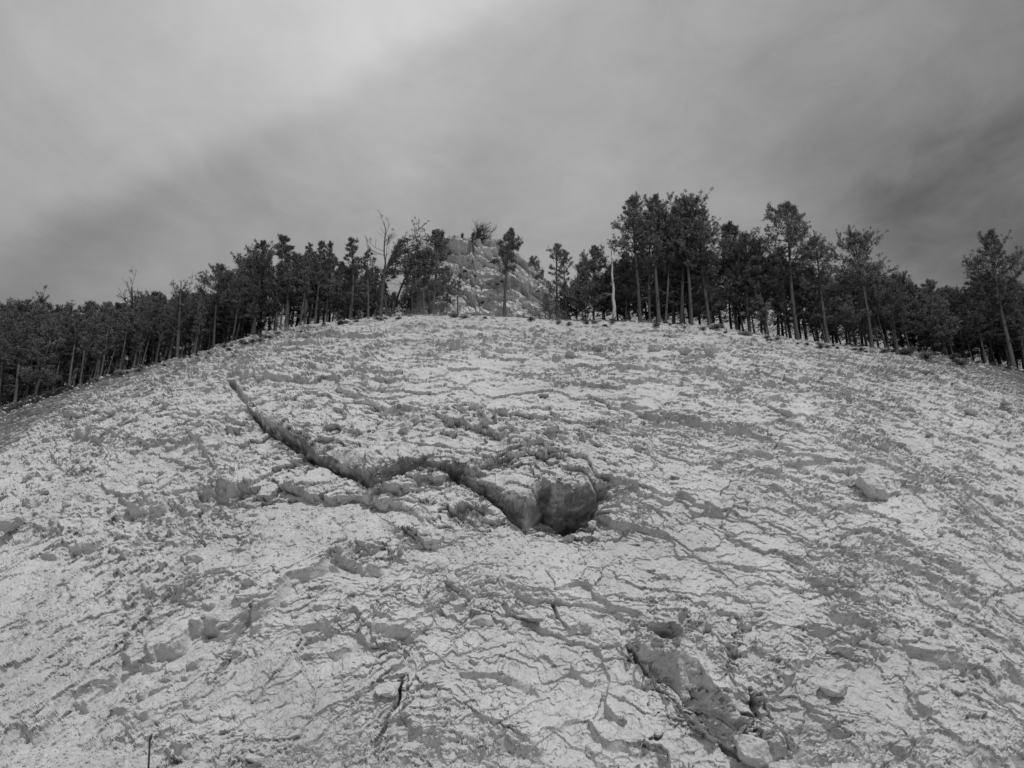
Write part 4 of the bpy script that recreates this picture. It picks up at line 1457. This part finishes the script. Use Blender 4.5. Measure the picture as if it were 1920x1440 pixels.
T('thin', 372, 545, 1.5, 378, 1, 'thin pine with curved pale trunk beside the twiggy half bare tree')

# --- the wood behind, tree by tree
sky_l = [(-60, 566), (0, 566), (60, 568), (100, 580), (160, 566), (220, 552), (300, 546), (340, 538), (380, 546), (415, 512), (460, 482), (500, 488), (545, 480),
         (590, 478), (625, 486), (655, 490), (700, 505), (760, 515)]
sky_r = [(1075, 520), (1180, 470), (1260, 440), (1340, 442), (1400, 452), (1450, 470), (1530, 480), (1560, 500), (1600, 520), (1640, 498), (1680, 502), (1720, 516), (1760, 528),
         (1810, 534), (1840, 520), (1900, 505), (1990, 520)]


LAND = [(-30, 'at the cut off edge'), (60, 'under the lowest skyline'), (140, 'above the low bushy pines'), (220, 'near the crooked fallen trunk'), (300, 'before the twiggy rounded tree'), (370, 'by the twiggy rounded tree'),
        (420, 'by the round topped pine'), (480, 'by the broad full crowned pine'), (545, 'by the bushy topped slim pine'), (600, 'by the pale slim trunk'), (660, 'by the open tufted pine'), (730, 'by the gnarled trunk'),
        (800, 'by the flank of the outcrop'), (1090, 'by the two open pines'), (1160, 'by the silvery snag'), (1220, 'by the thick trunk'), (1290, 'by the dark trunk'), (1350, 'by the leaning tall pine'), (1410, 'by the stout pine'),
        (1480, 'by the black leaning trunk'), (1550, 'by the pale leaning trunk'), (1630, 'by the forked pine'), (1700, 'where the skyline drops'), (1780, 'at the lowest dip'), (1850, 'by the bare dead tree'), (1910, 'by the lone tall pine'), (1980, 'past the lone tall pine')]


def wood(x0, x1, step, e0, e1, sk, drop, kinds, label, group, jit_=14):
    x = x0
    while x < x1:
        lb = label + ' ' + min(LAND, key=lambda l: abs(l[0] - x))[1]
        px = x + rt.uniform(-.4, .4) * step
        e = rt.uniform(e0, e1)
        top_ = np.interp(px, [a for a, b in sk], [b for a, b in sk]) + drop + abs(rt.gauss(0, jit_))
        k = rt.choice(kinds)
        lb = {'dense': 'bushy ', 'tall': 'full crowned ', 'slim': 'narrow ', 'thin': 'sparse ', 'scrub': 'half bare '}[k] + lb
        T(k, px, float(top_), e, px + (960 - px) * 0.035 + rt.uniform(-5, 5), None, lb, group=group, sx=rt.uniform(.9, 1.25))
        x += step


wood(-70, 400, 15, 4.5, 9, sky_l, 0, ['tall', 'tall', 'dense'], 'dark pine deep in the wood', 'pines deep in the wood on the falling brow')
wood(-70, 300, 20, .6, 3, sky_l, 18, ['tall', 'slim', 'slim'], 'dark front row pine', 'pines along the front of the dense low wood', 22)
wood(-60, 110, 60, .4, 1.5, sky_l, 70, ['dense'], 'low bushy front pine', 'bushy pines before the dense low wood', 18)
wood(130, 480, 7, .3, 4, sky_l, 4, ['slim', 'slim', 'thin', 'slim'], 'slender close-set pine', 'slender close-set pines on the falling brow', 24)
wood(400, 720, 9, .6, 6, sky_l, -6, ['slim', 'slim', 'slim', 'thin', 'dense'], 'slender dark shaded pine', 'slender pines behind the row', 24)
wood(640, 850, 19, 2.5, 6, [(600, 520), (700, 525), (760, 520), (860, 535)], 0, ['dense', 'slim', 'scrub'], 'small dark shaded pine', 'small pines behind the windswept ones', 14)
wood(1065, 1190, 15, 2.5, 7, sky_r, 8, ['dense', 'slim'], 'small dark background pine', 'small pines behind the snag', 20)
wood(1190, 1580, 14, 2, 7, sky_r, 12, ['dense', 'tall', 'slim'], 'dark pine in the shade behind the tall crowns', 'shaded pines behind the tall pines', 24)
wood(1340, 1640, 26, .6, 2, [(1300, 520), (1500, 530), (1700, 545)], 0, ['dense', 'slim', 'scrub'], 'low dark understorey pine', 'low pines under the tall crowns', 16)
wood(1560, 1990, 15, 3, 8, sky_r, 0, ['dense', 'dense', 'tall'], 'dark pine deep in the low wood', 'pines in the dense low wood')
wood(1600, 1990, 22, .7, 3, sky_r, 26, ['dense', 'slim', 'tall'], 'dark pine along the front of the low wood', 'pines along the front of the low wood', 18)

# --- on the outcrop
def on_knoll(kind, px, py, hpx, label, name, cat, sx=1.0, variant=0):
    h_ = khit(px, py)
    if h_ is None:
        return
    p, d = h_
    Ht = hpx * d / F / 0.86
    spawn(kind, variant, name, p - Vector((0, 0, .1 + (.28 * Ht if kind == 'shrubby' else 0))), Ht / PROTO[kind][0]['H'], .4, 0, label, cat, None, sx)


on_knoll('shrubby', 896, 458, 42, 'dark windblown bare shrub fanning out on top of the outcrop', 'bare_shrub', 'shrub', 1.25)
on_knoll('sapling', 864, 466, 32, 'tiny bare sapling on the crest of the outcrop', 'bare_sapling', 'sapling', 1.0)
on_knoll('sapling', 830, 480, 42, 'small twiggy tree on the shoulder of the outcrop above the dark pines', 'bare_sapling', 'sapling', 1.2)
on_knoll('sapling', 884, 464, 26, 'small leaning bare shrub beside the windblown one on the outcrop', 'bare_sapling', 'sapling', 1.6)


# ------------------------------------------------------------------ shrubs, logs, grass
def make_shrub(seed, mat, n=150, flat=.55):
    r = random.Random(seed)
    st_, pos, dirs, size = MB(), [], [], []
    for i in range(n):
        az, el = r.uniform(0, 6.28), r.uniform(.1, 1.5)
        R_ = r.uniform(.45, 1)
        p = Vector((math.cos(az) * math.cos(el) * R_, math.sin(az) * math.cos(el) * R_, math.sin(el) * R_ * flat))
        if i % 4 == 0:
            st_.tube([Vector((0, 0, -.15)), p * .55 + Vector((0, 0, .05)), p], [.03, .02, .01], 3, False)
        pos.append(p)
        dirs.append((p + Vector((0, 0, .3))).normalized())
        size.append(r.uniform(.13, .25))
    return st_.mesh('stems', M_DARKW), tuft_mesh('leaves', pos, dirs, size, mat, blades=9, wid=.10, seed=seed)


SH = [make_shrub(1, M_SHRUB), make_shrub(2, M_SHRUB, 110, .7), make_shrub(3, M_NEEDLE, 160, .35)]


def shrub(px, py, wpx, v_, label, group=None, name='shrub', on=hit):
    h_ = on(px, py)
    if h_ is None:
        return
    p, d = h_
    root = link(name, None)
    root.location = p
    sc = wpx * d / F / 2
    root.scale = (sc, sc, sc)
    root.rotation_euler = (0, 0, px)
    tag(root, label, 'shrub', group)
    link('stems', SH[v_][0], root)
    link('leaves', SH[v_][1], root)


for a_ in ((850, 592, 26, 2, 'dark low shrub at the foot of the outcrop'), (875, 593, 22, 2, 'dark flat shrub under the outcrop slabs'),
           (993, 598, 20, 0, 'grey round shrub below the sloping side of the outcrop'), (912, 594, 14, 0, 'small grey shrub in front of the outcrop base'),
           (1118, 597, 26, 0, 'round grey shrub on the brow below the silvery snag'), (1140, 598, 20, 1, 'small round shrub just beside the silvery snag'),
           (1150, 603, 14, 0, 'tiny grey shrub in front of the silvery snag'), (1112, 604, 18, 1, 'dark small shrub in the rubble before the round grey one'),
           (1575, 641, 26, 0, 'dark rounded shrub beside the pale leaning trunk'), (1030, 594, 24, 0, 'wide grey shrub between the outcrop and the pale boulder'),
           (1250, 603, 16, 2, 'low dark shrub at the foot of the tall pines'), (1345, 612, 30, 2, 'low dark shrub at the foot of the leaning tall pine'),
           (1400, 626, 34, 2, 'low dark shrub under the bushy pines'), (1700, 661, 50, 2, 'long low dark shrub spreading below the low wood'),
           (1740, 668, 44, 2, 'second long low dark shrub below the low wood'), (1800, 680, 40, 2, 'dark mat of shrub near the lone tall pine'),
           (225, 700, 28, 2, 'low dark brush beside the slender close-set pines'), (418, 648, 22, 2, 'low dark brush under the round topped pine'),
           (330, 1430, 26, 1, 'spiky dark tuft growing on the rock at the foot of the face'), (50, 1190, 9, 1, 'tiny dark tuft on the pale lower face'),
           (437, 1085, 0, 0, '')):
    if a_[2]:
        shrub(*a_)
rs = random.Random(31)
for i in range(110):
    px = rs.uniform(0, 1900)
    if 760 < px < 1040:
        continue
    py = float(np.interp(px, [a for a, b in brow_px], [b for a, b in brow_px])) + rs.uniform(-2, 7)
    shrub(px, py, rs.uniform(9, 20), rs.choice([0, 1, 2]), 'small low shrub along the edge of the wood on the brow', 'small shrubs along the wooded edge')
for i in range(16):
    px, py = rs.uniform(860, 1030), rs.uniform(480, 580)
    shrub(px, py, rs.uniform(6, 13), rs.choice([0, 2]), 'small shrub rooted in a crack of the rock outcrop', 'shrubs in cracks of the outcrop', on=khit)

# fallen logs and dead brush
def log(px0, px1, e0, e1, rad_, label, mat=M_DARKW, lift=.15, name='fallen_log'):
    a = Vector(pos_from_px(px0, e0))
    b = Vector(pos_from_px(px1, e1))
    r = random.Random(int(px0))
    mb = MB()
    n = 8
    pts = [a.lerp(b, i / n) + Vector((0, r.uniform(-.05, .05), lift + .12 * math.sin(i * 1.3) + r.uniform(-.03, .03))) for i in range(n + 1)]
    mb.tube(pts, [rad_ * (1 - .07 * i) for i in range(n + 1)], 6)
    for i in range(7):
        j = r.randint(1, n - 1)
        mb.tube(curve_pts(pts[j], Vector((r.uniform(-1, 1), r.uniform(-.6, .2), r.uniform(-.1, 1))), r.uniform(.3, .9), 4, -.05, r, .3), [rad_ * .35, rad_ * .3, rad_ * .22, rad_ * .15, .008], 3, False)
    tag(link(name, mb.mesh(name, mat)), label, 'log')


log(1143, 1182, .2, .35, .09, 'dark fallen log lying at the foot of the silvery snag')
log(1205, 1260, .05, .25, .05, 'thin dark fallen stem below the tall trunks')
log(1268, 1300, .2, .1, .05, 'thin fallen stem at the foot of the pale lower trunk')
log(1090, 1112, .6, .5, .08, 'dark log end lying behind the pale brow boulder')
log(1385, 1440, .1, .4, .06, 'dark fallen branch below the bushy pines')
log(1585, 1632, .3, .1, .06, 'dark fallen branch beside the leaning forked pine')
log(1690, 1790, .2, .3, .10, 'long dark fallen trunk in the brush below the low wood')
log(212, 262, .2, .5, .10, 'crooked fallen trunk at the front of the slender close-set pines', M_DEAD, .3)
log(400, 440, .4, 1.2, .09, 'pale leaning dead trunk under the round topped pine', M_DEAD, .5)

# pale bent twig by the log
mb = MB()
p0 = Vector(pos_from_px(1183, .3)) + Vector((0, 0, .2))
mb.tube([p0, p0 + Vector((.1, 0, .35)), p0 + Vector((.3, 0, .42)), p0 + Vector((.36, 0, .15)), p0 + Vector((.2, 0, -.1))], [.035, .03, .03, .02, .015], 5)
tag(link('bent_branch', mb.mesh('bent_branch', M_SNAG)), 'pale hooked branch beside the first of the tall trunks', 'branch')

# dead stalk close to the road
h_ = hit(280, 1432, 6) or (Vector((-5.6, 12.5, 2.0)), 12.0)
pk, dk = h_
dirb, dirt = raydir(277, 1470), raydir(281, 1386)
dd_ = (pk.y - 1.2)
pb = Vector((0, 0, CAMZ)) + dirb * (dd_ / dirb.y)
pt = Vector((0, 0, CAMZ)) + dirt * (dd_ / dirt.y)
root = link('dead_stalk', None)
low = Vector((pb.x, pb.y, 0.2))
for _ in range(1):
    jj = np.argmin((X - pb.x) ** 2 + (Y - pb.y) ** 2 + 0.2 * (Z - 1.0) ** 2)
    low.z = float(Z.ravel()[jj]) - .05
root.location = low
tag(root, 'single dark dry stalk standing upright in front of the rock foot', 'stalk')
mb = MB()
mb.tube([Vector((0, 0, 0)), (pb - low), (pb - low).lerp(pt - low, .4), (pb - low).lerp(pt - low, .8), pt - low], [.016, .016, .016, .013, .008], 6)
link('stem', mb.mesh('stem', M_DARKW), root)
mb = MB()
tp_ = pt - low
mb.tube([tp_ + Vector((0, 0, -.03)), tp_ + Vector((.012, 0, .03)), tp_ + Vector((.018, 0, .08))], [.016, .022, .006], 5)
mb.tube([tp_ + Vector((0, 0, -.2)), tp_ + Vector((-.035, 0, -.165)), tp_ + Vector((-.07, 0, -.165))], [.007, .006, .004], 4)
link('seed_head', mb.mesh('seed_head', M_DARKW), root)

# grass along the brow
gsel = ((q > 1.94) & (q < 2.25) & (np.abs(xi[None, :]) < 1.15)).ravel()
gi = np.where(gsel)[0]
wg_ = np.exp(-((X.ravel()[gi] - 4) / 6.0) ** 2) + .25
pk_ = rg.choice(gi, 5000, p=wg_ / wg_.sum())
gp = COf[pk_]
gd = np.tile(np.array([[0, 0, 1.0]], dtype=np.float32), (len(gp), 1))
gsz = rg.uniform(.10, .26, len(gp))
go = link('grass', tuft_mesh('grass', gp, gd, gsz, M_GRASS, blades=9, wid=.07, spread=.6, seed=5))
tag(go, 'dry pale grass along the brow', 'grass', kind='stuff')
